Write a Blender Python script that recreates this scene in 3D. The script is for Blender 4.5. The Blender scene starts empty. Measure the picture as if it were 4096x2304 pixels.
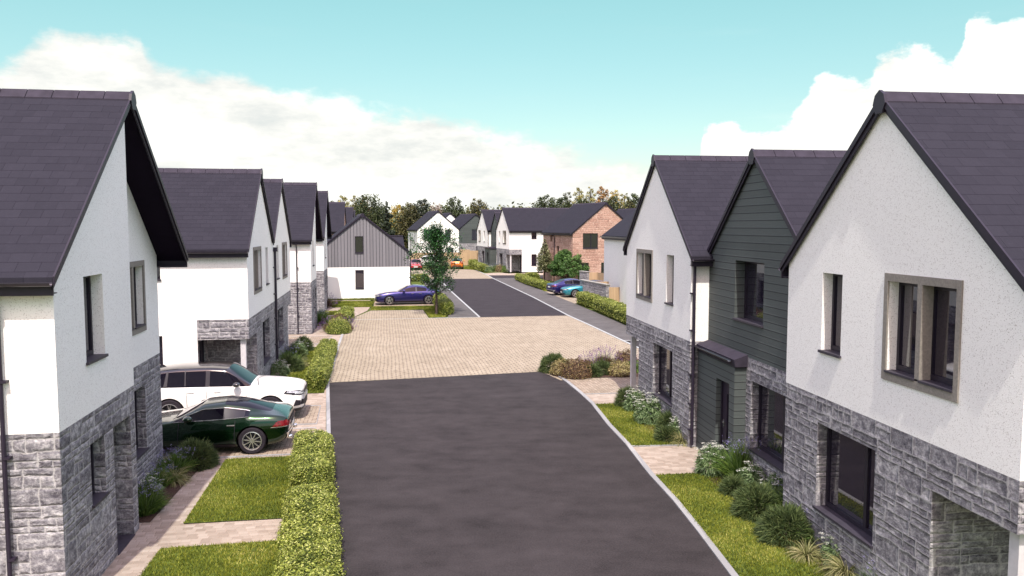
import bpy, bmesh, math, random
import numpy as np
from mathutils import Vector, Matrix, Euler
from mathutils.bvhtree import BVHTree
random.seed(7); RNG = np.random.default_rng(7)
R = math.radians
S = bpy.context.scene
COL = S.collection

# ------------------------------------------------------------------ objects
def tag(o, label=None, cat=None, group=None, kind=None):
    if label: o['label'] = label
    if cat: o['category'] = cat
    if group: o['group'] = group
    if kind: o['kind'] = kind
    return o
def empty(name, loc=(0,0,0), rz=0, **k):
    o = bpy.data.objects.new(name, None); COL.objects.link(o)
    o.location = loc; o.rotation_euler = (0,0,R(rz)); o.empty_display_size = .2
    return tag(o, **k)
def link(name, me, parent=None):
    o = bpy.data.objects.new(name, me); COL.objects.link(o)
    if parent is not None: o.parent = parent
    return o
def copy_tree(o, parent=None):
    c = o.copy(); COL.objects.link(c); c.parent = parent
    for ch in list(o.children): copy_tree(ch, c)
    return c
def auto_uv(me):
    uv = me.uv_layers.new(name='UV')
    for p in me.polygons:
        n = p.normal
        if abs(n.z) > .999: t = Vector((1,0,0)); b = Vector((0,1,0))
        else:
            t = Vector((0,0,1)).cross(n).normalized(); b = n.cross(t).normalized()
            if b.z < 0: b = -b
        for li in p.loop_indices:
            co = me.vertices[me.loops[li].vertex_index].co
            uv.data[li].uv = (co.dot(t), co.dot(b))
class MB:
    def __init__(s): s.v=[]; s.f=[]
    def poly(s, pts):
        i=len(s.v); s.v+= [tuple(p) for p in pts]; s.f.append(tuple(range(i,i+len(pts)))); return s
    def hexa(s, p):   # 8 points: bottom 4, top 4
        i=len(s.v); s.v+=[tuple(q) for q in p]
        for f in ((0,3,2,1),(4,5,6,7),(0,1,5,4),(1,2,6,5),(2,3,7,6),(3,0,4,7)): s.f.append(tuple(i+k for k in f))
        return s
    def box(s,x0,x1,y0,y1,z0,z1):
        return s.hexa([(x0,y0,z0),(x1,y0,z0),(x1,y1,z0),(x0,y1,z0),(x0,y0,z1),(x1,y0,z1),(x1,y1,z1),(x0,y1,z1)])
    def prism(s, pts, d):  # closed polygon pts extruded by vector d
        d=Vector(d); a=[Vector(p) for p in pts]; b=[p+d for p in a]; n=len(a); i=len(s.v)
        s.v+=[tuple(p) for p in a+b]
        s.f.append(tuple(range(i,i+n))[::-1]); s.f.append(tuple(range(i+n,i+2*n)))
        for k in range(n): s.f.append((i+k,i+(k+1)%n,i+n+(k+1)%n,i+n+k))
        return s
    def tube(s, pts, r, n=8, r2=None):
        pts=[Vector(p) for p in pts]; i0=len(s.v); m=len(pts)
        for k,p in enumerate(pts):
            d=(pts[min(k+1,m-1)]-pts[max(k-1,0)]).normalized()
            a=d.cross(Vector((.31,.17,.93))).normalized() if abs(d.z)>.95 or True else None
            b=d.cross(a).normalized()
            rr=r if r2 is None else r+(r2-r)*k/(m-1)
            for j in range(n):
                t=2*math.pi*j/n; s.v.append(tuple(p+a*math.cos(t)*rr+b*math.sin(t)*rr))
        for k in range(m-1):
            for j in range(n):
                s.f.append((i0+k*n+j,i0+k*n+(j+1)%n,i0+(k+1)*n+(j+1)%n,i0+(k+1)*n+j))
        s.f.append(tuple(i0+j for j in range(n))[::-1]); s.f.append(tuple(i0+(m-1)*n+j for j in range(n)))
        return s
    def build(s, name, mat, parent=None, smooth=False, bevel=0):
        if not s.f: return None
        me=bpy.data.meshes.new(name); me.from_pydata(s.v,[],s.f); me.update()
        bm=bmesh.new(); bm.from_mesh(me); bmesh.ops.recalc_face_normals(bm,faces=bm.faces)
        if bevel: 
            bmesh.ops.remove_doubles(bm,verts=bm.verts,dist=1e-5)
            bmesh.ops.bevel(bm,geom=[e for e in bm.edges if e.is_manifold and e.calc_face_angle(0)>.5],offset=bevel,segments=2,affect='EDGES',profile=.6)
        bm.to_mesh(me); bm.free()
        auto_uv(me); me.materials.append(mat)
        if smooth: me.shade_smooth()
        return link(name, me, parent)
def npmesh(name, V, k, mat, parent=None, uv=None):
    """V: (n,k,3) loose faces of k corners; uv: (n,2) one random pair per face"""
    n=len(V); me=bpy.data.meshes.new(name)
    me.vertices.add(n*k); me.vertices.foreach_set('co', np.ascontiguousarray(V,dtype=np.float32).ravel())
    me.loops.add(n*k); me.loops.foreach_set('vertex_index', np.arange(n*k,dtype=np.int32))
    me.polygons.add(n); me.polygons.foreach_set('loop_start', np.arange(0,n*k,k,dtype=np.int32))
    me.update(calc_edges=True)
    if uv is None: uv=RNG.random((n,2))
    u=me.uv_layers.new(name='UV'); u.data.foreach_set('uv', np.repeat(uv,k,axis=0).astype(np.float32).ravel())
    me.materials.append(mat)
    return link(name, me, parent)

# ------------------------------------------------------------------ node helper
class X:
    def __init__(s,nt,sock): s.nt=nt; s.s=sock
    def _m(s,op,*a,clamp=False):
        n=s.nt.nodes.new('ShaderNodeMath'); n.operation=op; n.use_clamp=clamp
        for i,q in enumerate((s,)+a):
            if isinstance(q,X): s.nt.links.new(q.s,n.inputs[i])
            else: n.inputs[i].default_value=q
        return X(s.nt,n.outputs[0])
    def __add__(s,o): return s._m('ADD',o)
    def __radd__(s,o): return s._m('ADD',o)
    def __sub__(s,o): return s._m('SUBTRACT',o)
    def __rsub__(s,o): return (s*-1)+o
    def __mul__(s,o): return s._m('MULTIPLY',o)
    def __rmul__(s,o): return s._m('MULTIPLY',o)
    def __truediv__(s,o): return s._m('DIVIDE',o)
    def floor(s): return s._m('FLOOR')
    def fract(s): return s._m('FRACT')
    def min(s,o): return s._m('MINIMUM',o)
    def max(s,o): return s._m('MAXIMUM',o)
    def gt(s,o): return s._m('GREATER_THAN',o)
    def lt(s,o): return s._m('LESS_THAN',o)
    def pow(s,o): return s._m('POWER',o)
    def clamp(s): return s._m('ADD',0.0,clamp=True)
    def step(s,a,b,c=0.,d=1.):
        n=s.nt.nodes.new('ShaderNodeMapRange'); n.interpolation_type='SMOOTHSTEP'
        s.nt.links.new(s.s,n.inputs[0]); n.inputs[1].default_value=a; n.inputs[2].default_value=b
        n.inputs[3].default_value=c; n.inputs[4].default_value=d
        return X(s.nt,n.outputs[0])
class NT:
    def __init__(s,name,rough=.8,spec=.3):
        s.m=bpy.data.materials.new(name); s.m.use_nodes=True; s.nt=s.m.node_tree
        s.b=s.nt.nodes['Principled BSDF']; s.b.inputs['Roughness'].default_value=rough
        s.b.inputs['Specular IOR Level'].default_value=spec
    def node(s,t): return s.nt.nodes.new(t)
    def set(s,k,v):
        i=s.b.inputs[k]
        if isinstance(v,X): s.nt.links.new(v.s,i)
        elif hasattr(v,'is_linked') or isinstance(v,bpy.types.NodeSocket): s.nt.links.new(v,i)
        else: i.default_value=v
    def uv(s):
        n=s.node('ShaderNodeUVMap'); n.uv_map='UV'; q=s.node('ShaderNodeSeparateXYZ'); s.nt.links.new(n.outputs[0],q.inputs[0])
        s.uvv=n.outputs[0]
        return X(s.nt,q.outputs[0]),X(s.nt,q.outputs[1])
    def obj(s):
        n=s.node('ShaderNodeTexCoord'); return n.outputs['Object']
    def vec(s,x,y,z=0.):
        n=s.node('ShaderNodeCombineXYZ')
        for i,q in enumerate((x,y,z)):
            if isinstance(q,X): s.nt.links.new(q.s,n.inputs[i])
            else: n.inputs[i].default_value=q
        return n.outputs[0]
    def mapv(s,v,sc):
        n=s.node('ShaderNodeMapping'); s.nt.links.new(v,n.inputs[0]); n.inputs['Scale'].default_value=sc; return n.outputs[0]
    def noise(s,v,scale,detail=3,rough=.55,dim='3D',col=False):
        n=s.node('ShaderNodeTexNoise'); n.noise_dimensions=dim; s.nt.links.new(v,n.inputs['Vector'])
        n.inputs['Scale'].default_value=scale; n.inputs['Detail'].default_value=detail; n.inputs['Roughness'].default_value=rough
        return X(s.nt,n.outputs['Fac'])
    def vor(s,v,scale,feature='F1',out='Distance'):
        n=s.node('ShaderNodeTexVoronoi'); n.feature=feature; s.nt.links.new(v,n.inputs['Vector']); n.inputs['Scale'].default_value=scale
        return X(s.nt,n.outputs[out])
    def rnd(s,x,y=0.):
        n=s.node('ShaderNodeTexWhiteNoise'); n.noise_dimensions='3D'; s.nt.links.new(s.vec(x,y),n.inputs[0]); return X(s.nt,n.outputs[0])
    def mix(s,f,a,b,mode='MIX'):
        n=s.node('ShaderNodeMix'); n.data_type='RGBA'; n.blend_type=mode
        for i,q in ((0,f),(6,a),(7,b)):
            if isinstance(q,X): s.nt.links.new(q.s,n.inputs[i])
            elif isinstance(q,bpy.types.NodeSocket): s.nt.links.new(q,n.inputs[i])
            elif i==0: n.inputs[i].default_value=q
            else: n.inputs[i].default_value=(*q,1)
        return n.outputs[2]
    def ramp(s,f,stops):
        n=s.node('ShaderNodeValToRGB'); s.nt.links.new(f.s,n.inputs[0]); e=n.color_ramp.elements
        while len(e)<len(stops): e.new(.5)
        for q,(p,c) in zip(e,stops): q.position=p; q.color=(*c,1)
        return n.outputs[0]
    def bump(s,h,dist=.01,strength=1.):
        n=s.node('ShaderNodeBump'); s.nt.links.new(h.s,n.inputs['Height']); n.inputs['Distance'].default_value=dist; n.inputs['Strength'].default_value=strength
        s.nt.links.new(n.outputs[0],s.b.inputs['Normal'])
    def bricks(s,u,v,w,h,off=.5,jit=0.):
        r=(v/h).floor(); uu=u/w+r*off
        if jit: uu=uu+s.rnd(r,3.)*jit
        c=uu.floor(); fu=uu-c; fv=v/h-r
        d=(fu.min(1-fu)*w).min(fv.min(1-fv)*h)
        return d,s.rnd(c,r),fu,fv

def m_plain(name,col,rough=.6,spec=.4,metal=0.,noise=.08,scale=8.,coat=0.):
    t=NT(name,rough,spec); o=t.obj()
    f=t.noise(o,scale,4)
    c2=tuple(max(0,c*(1-noise*2.2)) for c in col); c1=tuple(min(1,c*(1+noise)) for c in col)
    t.set('Base Color',t.ramp(f,[(.3,c2),(.7,c1)]))
    t.set('Metallic',metal)
    if coat: t.set('Coat Weight',coat); t.set('Coat Roughness',.03)
    return t.m
def m_render(name,base,speck=(.30,.25,.22),amt=.30):
    t=NT(name,.92,.15); u,v=t.uv(); w=t.uvv
    d=t.vor(w,46.); n=t.noise(w,75.,3,.6); n3=t.noise(w,38.,2,.6); big=t.noise(w,.7,3)
    sp=d.step(.16,.34,1.,0.)*t.noise(w,15.,1).step(.62-amt,.74-amt*.5)
    c=t.ramp(big,[(.25,tuple(x*.96 for x in base)),(.75,base)])
    c=t.mix((n*.6+n3*.4).step(.50,.72)*min(1.,amt*1.6),c,tuple(x*.74 for x in base))
    run=t.noise(t.vec(u*3.5,v*.22),1.,4,.6).step(.58,.85)*t.noise(w,1.3,2).step(.4,.7)
    c=t.mix(run*.10,c,(.42,.40,.36))
    c=t.mix(sp*.8,c,speck)
    t.set('Base Color',c); t.bump(n+n3*.8,.006,.6)
    return t.m
def m_stone(name,dark,mid,light,mortar,H=.26,W=.40,bump=.02,contrast=1.):
    t=NT(name,.86,.25); u,v=t.uv(); w=t.uvv
    v=v+(t.noise(t.vec(v*1.9,3.3),1.,1)-.5)*.36+(t.noise(w,3.2,2)-.5)*.055
    u=u+(t.noise(w,4.2,2)-.5)*.06
    Rr=(v/H).floor(); fr=v/H-Rr
    warp=t.noise(t.vec(u*1.1,Rr*7.3),1.,1)*2.1
    uu=u/W+t.rnd(Rr,5.)*9.+warp; Cc=uu.floor(); fu=uu-Cc
    h=t.rnd(Cc,Rr); big=h.gt(.66); low=(fr.lt(.5)); fr2=(fr*2.).fract()
    split=h.lt(.38)*low; fu2=(fu*2.).fract()
    dbig=fr.min(1-fr)*H; dsm=fr2.min(1-fr2)*(H*.5)
    dv=dbig*big+dsm*(1-big)
    du1=fu.min(1-fu)*W*.6; du2=fu2.min(1-fu2)*(W*.3)
    du=du1*(1-split)+du2*split
    d=du.min(dv)+ (t.noise(w,18.,3)-.5)*.026
    joint=d.step(.001,.011,1.,0.)
    half=(1-big)*(low+1.); sid=split*(fu*2.).floor()
    idr=t.rnd(Cc*3.+half+sid*.37,Rr*2.+half); idf=t.rnd(Cc*5.+half*1.7+sid,Rr*3.+half+1.)
    n=t.noise(t.vec(u*1.,v*1.5),6.5,7,.68); n2=t.noise(w,26.,5,.62)
    f=(n*1.75+idr*.24+n2*.60-.82)
    c=t.ramp(f,[(.16,dark),(.5,mid),(.86,light)])
    vein=(t.noise(t.vec(u*.8,v*1.6),5.,6,.72)-.5)._m('ABSOLUTE').step(0.,.030,1.,0.)
    c=t.mix(vein*.30,c,light); c=t.mix(joint*.75,c,mortar)
    t.set('Base Color',c)
    t.bump(d.step(0.,.04)*.9+n*1.3+idf*.4+n2*.45,bump,1.)
    return t.m
def m_slate(name,c1,c2,line,w=.32,h=.215):
    t=NT(name,.8,.10); u,v=t.uv(); uvv=t.uvv
    d,idr,fu,fv=t.bricks(u,v,w,h,.5)
    n=t.noise(uvv,14.,5,.65); st=t.noise(t.vec(u*2.,v*9.),6.,4,.7)
    c=t.ramp(idr*.55+n*.6-.08,[(.15,c1),(.85,c2)])
    scr=(st-.5)._m('ABSOLUTE').step(0.,.02,1.,0.)*t.noise(uvv,5.,2).step(.5,.7)
    c=t.mix(scr*.35,c,tuple(min(1,x*2.2) for x in c2))
    vline=(fu.min(1-fu)*w).step(.0,.006,1.,0.)*t.rnd(idr*91.,2.).step(.2,.8,.25,.9)
    hline=fv.step(.0,.075,1.,0.)
    c=t.mix(vline*.55,c,line); c=t.mix(hline*.8,c,line)
    t.set('Base Color',c); t.bump(fv*-.8+idr*.25+n*.25-vline*.4,.012,.9)
    return t.m
def m_boards(name,col,h=.185,vert=False,groove=(.01,.01,.012),wob=.012):
    t=NT(name,.7,.3); u,v=t.uv()
    if vert: u,v=v,u
    r=(v/h).floor(); fv=v/h-r; idr=t.rnd(r,2.)
    gr=t.noise(t.vec(u*1.3,v*22.),2.2,5,.65)
    g=(fv.min(1-fv)*h).step(.004,.013 if not vert else .032,1.,0.)
    f=idr*.35+gr*.8-.1
    c=t.ramp(f,[(.15,tuple(x*.78 for x in col)),(.85,tuple(x*1.2 for x in col))])
    c=t.mix(g,c,groove); t.set('Base Color',c)
    t.bump(gr*.35+fv.min(.2)*2.,wob,.9)
    return t.m
def m_asphalt(name,base,var=.18,spk=.5):
    t=NT(name,.93,.12); o=t.obj()
    a=t.noise(o,.55,5,.6); b=t.noise(o,27.,4,.75); s=t.vor(o,20.); big=t.noise(o,2.6,4,.62)
    st=t.noise(t.mapv(o,(.8,1.5,1.)),1.0,4,.58)
    f=(a*.42+big*.34+st*.62+b*1.05-.715)
    c=t.ramp(f,[(.22,tuple(x*(1-var*1.7) for x in base)),(.5,base),(.8,tuple(x*(1+var*1.5) for x in base))])
    c=t.mix(s.step(.08,.16,1.,0.)*t.noise(o,9.,1).step(.60,.68)*spk,c,tuple(min(1,x*3.2) for x in base))
    t.set('Base Color',c); t.bump(b,.006,.8)
    return t.m
def m_pavers(name,cols,w,h,line,rot=0.,lw=.008,jit=0.,lineamt=.8,off=.5,warp=0.):
    t=NT(name,.88,.2); o=t.obj(); q=t.node('ShaderNodeSeparateXYZ'); t.nt.links.new(o,q.inputs[0])
    x,y=X(t.nt,q.outputs[0]),X(t.nt,q.outputs[1]); ca,sa=math.cos(R(rot)),math.sin(R(rot))
    u=x*ca+y*sa; v=y*ca-x*sa
    if warp: v=v+(t.noise(o,.5,2)-.5)*warp; u=u+(t.noise(o,.35,1)-.5)*warp
    d,idr,fu,fv=t.bricks(u,v,w,h,off,jit)
    n=t.noise(o,30.,3); a=t.noise(o,.7,4,.6)
    c=t.ramp(idr*.5+n*.28+a*.5-.15,[(.15,cols[0]),(.5,cols[1]),(.85,cols[2])])
    j=d.step(lw*.4,lw,1.,0.)
    c=t.mix(j*lineamt,c,line); t.set('Base Color',c); t.bump(d.step(0.,.02)+n*.3,.008,.8)
    return t.m
def m_herring(name,cols,L,line,rot=0.,lw=.012,lineamt=.85):
    # 2:1 blocks in a 45/90 degree herringbone, built from a 4x4 cell table
    t=NT(name,.88,.2); o=t.obj(); q=t.node('ShaderNodeSeparateXYZ'); t.nt.links.new(o,q.inputs[0])
    x,y=X(t.nt,q.outputs[0]),X(t.nt,q.outputs[1]); ca,sa=math.cos(R(rot)),math.sin(R(rot))
    W=L*.5; u=(x*ca+y*sa)/W; v=(y*ca-x*sa)/W
    i=u.floor(); j=v.floor(); fu=u-i; fv=v-j
    k=((i-j)/4.).fract()*4.+.01   # 0,1 horizontal halves ; 2,3 vertical halves
    k=k.floor()
    is0=k.lt(.5); is1=k.gt(.5)*k.lt(1.5); is2=k.gt(1.5)*k.lt(2.5); is3=k.gt(2.5)
    big=9.
    # distance to edges, dropping the shared edge
    dl=fu+is1*big; dr=(1-fu)+is0*big; db=fv+is2*big; dt=(1-fv)+is3*big
    d=dl.min(dr).min(db.min(dt))*W
    bi=i-is1; bj=j-is2
    idr=t.rnd(bi+bj*.01,bj)
    n=t.noise(o,30.,3); a=t.noise(o,.7,4,.6)
    c=t.ramp(idr*.5+n*.28+a*.5-.15,[(.15,cols[0]),(.5,cols[1]),(.85,cols[2])])
    jn=d.step(lw*.4,lw,1.,0.)
    c=t.mix(jn*lineamt,c,line); t.set('Base Color',c); t.bump(d.step(0.,.02)+n*.3,.008,.8)
    return t.m
def m_leaf(name,stops,rough=.55,trans=.25,spec=.3):
    t=NT(name,rough,spec); u,v=t.uv()
    c=t.ramp(u,stops); t.set('Base Color',c)
    if trans:
        tr=t.node('ShaderNodeBsdfTranslucent'); t.nt.links.new(c,tr.inputs[0])
        mx=t.node('ShaderNodeMixShader'); mx.inputs[0].default_value=trans
        out=t.nt.nodes['Material Output']; t.nt.links.new(t.b.outputs[0],mx.inputs[1]); t.nt.links.new(tr.outputs[0],mx.inputs[2]); t.nt.links.new(mx.outputs[0],out.inputs[0])
    return t.m
def m_glass(name,tint=(.012,.009,.018),rough=.02):
    t=NT(name,rough,.9); t.set('Base Color',(*tint,1)); t.b.inputs['IOR'].default_value=1.7
    o=t.obj(); n=t.noise(o,1.1,1); t.bump(n,.004,.25)
    return t.m

def m_dash(name,cols,w,h,line,rot=0.,lw=.024,lineamt=.8,warp=0.):
    """permeable block paving: rows of open slots between pale blocks"""
    t=NT(name,.88,.2); o=t.obj(); q=t.node('ShaderNodeSeparateXYZ'); t.nt.links.new(o,q.inputs[0])
    x,y=X(t.nt,q.outputs[0]),X(t.nt,q.outputs[1]); ca,sa=math.cos(R(rot)),math.sin(R(rot))
    u=x*ca+y*sa; v=y*ca-x*sa
    if warp: v=v+(t.noise(o,.4,2)-.5)*warp; u=u+(t.noise(o,.25,1)-.5)*warp
    r=(u/w).floor(); fu=u/w-r; vv=v/h+r*.5; c=vv.floor(); fv=vv-c
    slot=((fu-.5)._m('ABSOLUTE')*w).step(lw*.6,lw,1.,0.)*((fv-.5)._m('ABSOLUTE')).step(.24,.30,1.,0.)
    n=t.noise(o,30.,3); a=t.noise(t.vec(x*.5,y*1.2),.8,4,.6); idr=t.rnd(r,c)
    cc=t.ramp(idr*.3+n*.3+a*.7-.15,[(.15,cols[0]),(.5,cols[1]),(.85,cols[2])])
    cc=t.mix(slot*lineamt,cc,line); t.set('Base Color',cc); t.bump(n-slot,.006,.8)
    return t.m
M={}
M['white']=m_render('white_roughcast',(.84,.83,.80),speck=(.26,.22,.19),amt=.32)
M['white2']=m_render('white_roughcast_far',(.85,.84,.81),speck=(.6,.58,.55),amt=.1)
M['stone']=m_stone('grey_ledge_stone',(.062,.057,.070),(.180,.173,.190),(.46,.45,.455),(.42,.41,.405),W=.5,bump=.017)
M['red_stone']=m_stone('red_sandstone',(.20,.105,.082),(.39,.235,.185),(.56,.40,.33),(.50,.40,.34),H=.40,W=.85)
M['slate']=m_slate('dark_slate',(.0200,.0190,.0270),(.0245,.0232,.0325),(.008,.006,.012))
M['slate_far']=m_slate('dark_slate_far',(.0190,.0182,.0255),(.0230,.0220,.0305),(.017,.014,.022),w=.32,h=.215)
M['ridge']=m_plain('ridge_tile_grey',(.036,.031,.045),.75,.15,noise=.12,scale=5.)
M['frame']=m_plain('dark_window_frame',(.016,.012,.022),.45,.4,noise=.08)
M['fascia']=m_plain('dark_fascia',(.017,.012,.024),.5,.35,noise=.08)
M['gutter']=m_plain('gutter_dark_metal',(.030,.025,.038),.28,.6,metal=.3,noise=.15,scale=3.)
M['zinc']=m_plain('grey_zinc',(.20,.19,.22),.35,.5,metal=.4,noise=.15,scale=4.)
M['soffit']=m_plain('soffit_dark',(.008,.004,.013),.8,.1)
M['sill']=m_plain('slate_sill',(.040,.035,.048),.55,.35,noise=.12)
M['surround']=m_plain('cast_stone_surround',(.24,.22,.195),.85,.2,noise=.10,scale=30.)
M['glass']=m_glass('window_glass')
M['curtain']=m_plain('window_backing',(.25,.2,.16),.9,.1)
M['green']=m_boards('green_boards',(.070,.082,.080),h=.175)
M['grey_boards']=m_boards('grey_vertical_boards',(.175,.17,.185),h=.26,vert=True,groove=(.02,.018,.026))
M['door']=m_plain('dark_front_door',(.026,.019,.033),.4,.4)
M['metal']=m_plain('bright_metal',(.6,.6,.6),.25,.5,metal=.9)
M['pillar']=m_plain('pale_post',(.50,.49,.50),.5,.3,noise=.05)
M['coping']=m_plain('concrete_coping',(.28,.275,.26),.85,.2,noise=.12,scale=12.)
M['fence']=m_boards('new_timber_boards',(.44,.32,.20),h=.12,vert=True,groove=(.28,.18,.10),wob=.006)
M['kerb']=m_pavers('kerb_concrete',[(.20,.205,.21),(.26,.265,.27),(.32,.325,.325)],.30,3.,(.2,.2,.21),lw=.006)
M['line']=m_plain('pale_kerb_line',(.33,.35,.35),.8,.2,noise=.1,scale=6.)
M['asphalt']=m_asphalt('dark_asphalt',(.034,.0300,.0315),.26,.6)
M['asphalt2']=m_asphalt('road_asphalt_far',(.032,.028,.032),.20,.3)
M['pavement']=m_asphalt('grey_asphalt_pavement',(.088,.084,.084),.22,.2)
CREAM=[(.40,.30,.22),(.55,.43,.33),(.66,.54,.43)]
M['path']=m_pavers('cream_sett_path',[(.22,.178,.142),(.30,.252,.208),(.37,.318,.27)],.19,.13,(.33,.25,.19),rot=9.,lw=.006,jit=.9,lineamt=.55)
M['drive']=m_herring('herringbone_blocks',[(.205,.165,.122),(.28,.228,.175),(.34,.285,.225)],.24,(.12,.09,.07),rot=9.,lw=.013)
M['plaza']=m_dash('plaza_block_paving',[(.195,.164,.120),(.262,.223,.166),(.325,.284,.218)],.165,.42,(.07,.056,.048),rot=9.,lw=.032,lineamt=.66,warp=.22)
M['lawn']=m_plain('lawn_soil',(.085,.115,.022),.95,.1,noise=.3,scale=5.)
M['ground']=m_plain('field_ground',(.09,.12,.03),.95,.1,noise=.3,scale=.3)
M['soil']=m_plain('bark_soil',(.07,.045,.035),.95,.1,noise=.35,scale=25.)
M['bark']=m_plain('bark',(.085,.062,.055),.9,.2,noise=.35,scale=18.)

# ------------------------------------------------------------------ houses
class Wall:
    """Vertical wall from plan point p0 to p1 in a house's own space, outward normal n."""
    def __init__(s,p0,p1,n):
        s.p0=Vector((*p0,0)); d=Vector((*p1,0))-s.p0; s.L=d.length; s.d=d.normalized(); s.n=Vector((*n,0))
    def P(s,t,o,z): q=s.p0+s.d*t+s.n*o; return (q.x,q.y,z)
    def box(s,mb,t0,t1,o0,o1,z0,z1):
        mb.hexa([s.P(t0,o0,z0),s.P(t1,o0,z0),s.P(t1,o1,z0),s.P(t0,o1,z0),s.P(t0,o0,z1),s.P(t1,o0,z1),s.P(t1,o1,z1),s.P(t0,o1,z1)])
def prof(pr,t):
    for (a,za),(b,zb) in zip(pr,pr[1:]):
        if a-1e-6<=t<=b+1e-6: return za+(zb-za)*(t-a)/(b-a)
    return pr[-1][1]
def build_wall(w,pr,ops,low,high,zs=2.89,stone=None,t0=0,t1=None,z0=0,depth=.2):
    """low/high: MB for the lower stone and the upper finish; stone=(ta,tb) limits the stone to part of the wall"""
    t1=w.L if t1 is None else t1
    bt={t0,t1}|{a for a,_ in pr if t0<a<t1}
    for o in ops: bt|={o['t'][0],o['t'][1]}
    if stone: bt|={q for q in stone if t0<q<t1}
    bt=sorted(b for b in bt if t0-1e-6<=b<=t1+1e-6)
    for a,b in zip(bt,bt[1:]):
        if b-a<1e-4: continue
        m=(a+b)/2; hs=(stone is None or stone[0]<m<stone[1]) and low is not None
        zb={z0}
        if hs: zb.add(zs)
        for o in ops:
            if o['t'][0]<m<o['t'][1]: zb|={o['z'][0],o['z'][1]}
        ta,tb=prof(pr,a),prof(pr,b)
        zb=sorted(z for z in zb if z0-1e-6<=z<max(ta,tb))
        zb.append(99)
        for c,d in zip(zb,zb[1:]):
            zm=(c+min(d,max(ta,tb)))/2
            if any(o['t'][0]<m<o['t'][1] and o['z'][0]<zm<o['z'][1] for o in ops): continue
            mb=low if (hs and zm<zs) else high
            if d>50: mb.poly([w.P(a,0,min(c,ta)),w.P(b,0,min(c,tb)),w.P(b,0,tb),w.P(a,0,ta)])
            else: mb.poly([w.P(a,0,c),w.P(b,0,c),w.P(b,0,d),w.P(a,0,d)])
    for o in ops:
        if o.get('void'): continue
        (a,b),(c,d)=o['t'],o['z']; dp=o.get('depth',depth)+.06
        hs=(stone is None or stone[0]<(a+b)/2<stone[1]) and low is not None
        mb=low if (hs and (c+d)/2<zs) else high
        for q in ([(a,0,c),(a,0,d),(a,-dp,d),(a,-dp,c)],[(b,0,c),(b,0,d),(b,-dp,d),(b,-dp,c)],[(a,0,d),(b,0,d),(b,-dp,d),(a,-dp,d)],[(a,0,c),(b,0,c),(b,-dp,c),(a,-dp,c)]):
            mb.poly([w.P(*p) for p in q])
def window(house,w,o):
    (a,b),(c,d)=o['t'],o['z']; dp=o.get('depth',.2); k=o.get('k','win')
    if k=='void': return
    if k=='door':
        f=MB(); 
        w.box(f,a,a+.07,-dp-.05,-dp+.03,c,d); w.box(f,b-.07,b,-dp-.05,-dp+.03,c,d); w.box(f,a+.07,b-.07,-dp-.05,-dp+.03,d-.07,d)
        fr=f.build('door',M['frame'],house)
        p=MB(); m=(a+b)/2
        w.box(p,a+.075,m-.1,-dp-.05,-dp,c+.01,d-.075); w.box(p,m+.1,b-.075,-dp-.05,-dp,c+.01,d-.075)
        w.box(p,m-.1,m+.1,-dp-.05,-dp,c+.01,c+.3); w.box(p,m-.1,m+.1,-dp-.05,-dp,d-.35,d-.075)
        p.build('door_leaf',M['door'],fr)
        g=MB(); w.box(g,m-.098,m+.098,-dp-.045,-dp-.025,c+.3,d-.35); g.build('pane',M['glass'],fr)
        sd=o.get('hs',1); hx=(b-.16) if sd>0 else (a+.16)
        h=MB(); w.box(h,hx-.02,hx+.02,-dp,-dp+.02,c+.93,c+1.13); w.box(h,hx-(.02 if sd<0 else .12),hx+(.12 if sd<0 else .02),-dp+.02,-dp+.05,c+1.06,c+1.085)
        h.build('handle',M['metal'],fr)
        if o.get('plate'): 
            h=MB(); px=(a+.12) if sd>0 else (b-.12); w.box(h,px-.05,px+.05,-dp,-dp+.012,c+.82,c+.97); h.build('letter_plate',M['metal'],fr)
        s=MB(); w.box(s,a,b,-dp-.06,.02,c-.03,c+.008); s.build('threshold',M['sill'],fr)
        return fr
    fw=.062
    if c<.1: c=c+.02
    f=MB(); z0=c+.035 if o.get('sill',1) else c
    w.box(f,a,a+fw,-dp-.06,-dp+.01,z0,d); w.box(f,b-fw,b,-dp-.06,-dp+.01,z0,d)
    w.box(f,a+fw,b-fw,-dp-.06,-dp+.01,z0,z0+fw+.02); w.box(f,a+fw,b-fw,-dp-.06,-dp+.01,d-fw,d)
    for fr_ in o.get('mull',()):
        x=a+(b-a)*fr_; w.box(f,x-.045,x+.045,-dp-.06,-dp+.012,z0+fw+.02,d-fw)
    fr=f.build('window',M['frame'],house)
    g=MB(); w.box(g,a+fw,b-fw,-dp-.045,-dp-.02,z0+fw+.02,d-fw); g.build('pane',M['glass'],fr)
    if o.get('sur'):
        q=MB(); e=.10; y=.025; mm=(a+b)/2
        w.box(q,a-e,b+e,-.01,y,d,d+e+.02); w.box(q,a-e,b+e,-.01,y,c-e-.02,c)
        w.box(q,a-e,a,-.01,y,c,d); w.box(q,b,b+e,-.01,y,c,d); w.box(q,mm-.055,mm+.055,-dp+.012,y,c+.035,d)
        q.build('surround',M['surround'],fr)
        s=MB(); w.box(s,a+.001,mm-.056,-dp-.02,.045,c+.001,c+.034); w.box(s,mm+.056,b-.001,-dp-.02,.045,c+.001,c+.034); s.build('sill',M['sill'],fr)
    elif o.get('sill',1):
        s=MB(); w.box(s,a-.03 if not o.get('flush') else a+.001,b+.03 if not o.get('flush') else b-.001,-.002,.045,c-.012,c+.033); w.box(s,a+.001,b-.001,-dp-.02,-.002,c+.001,c+.033); s.build('sill',M['sill'],fr)
    return fr
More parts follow.
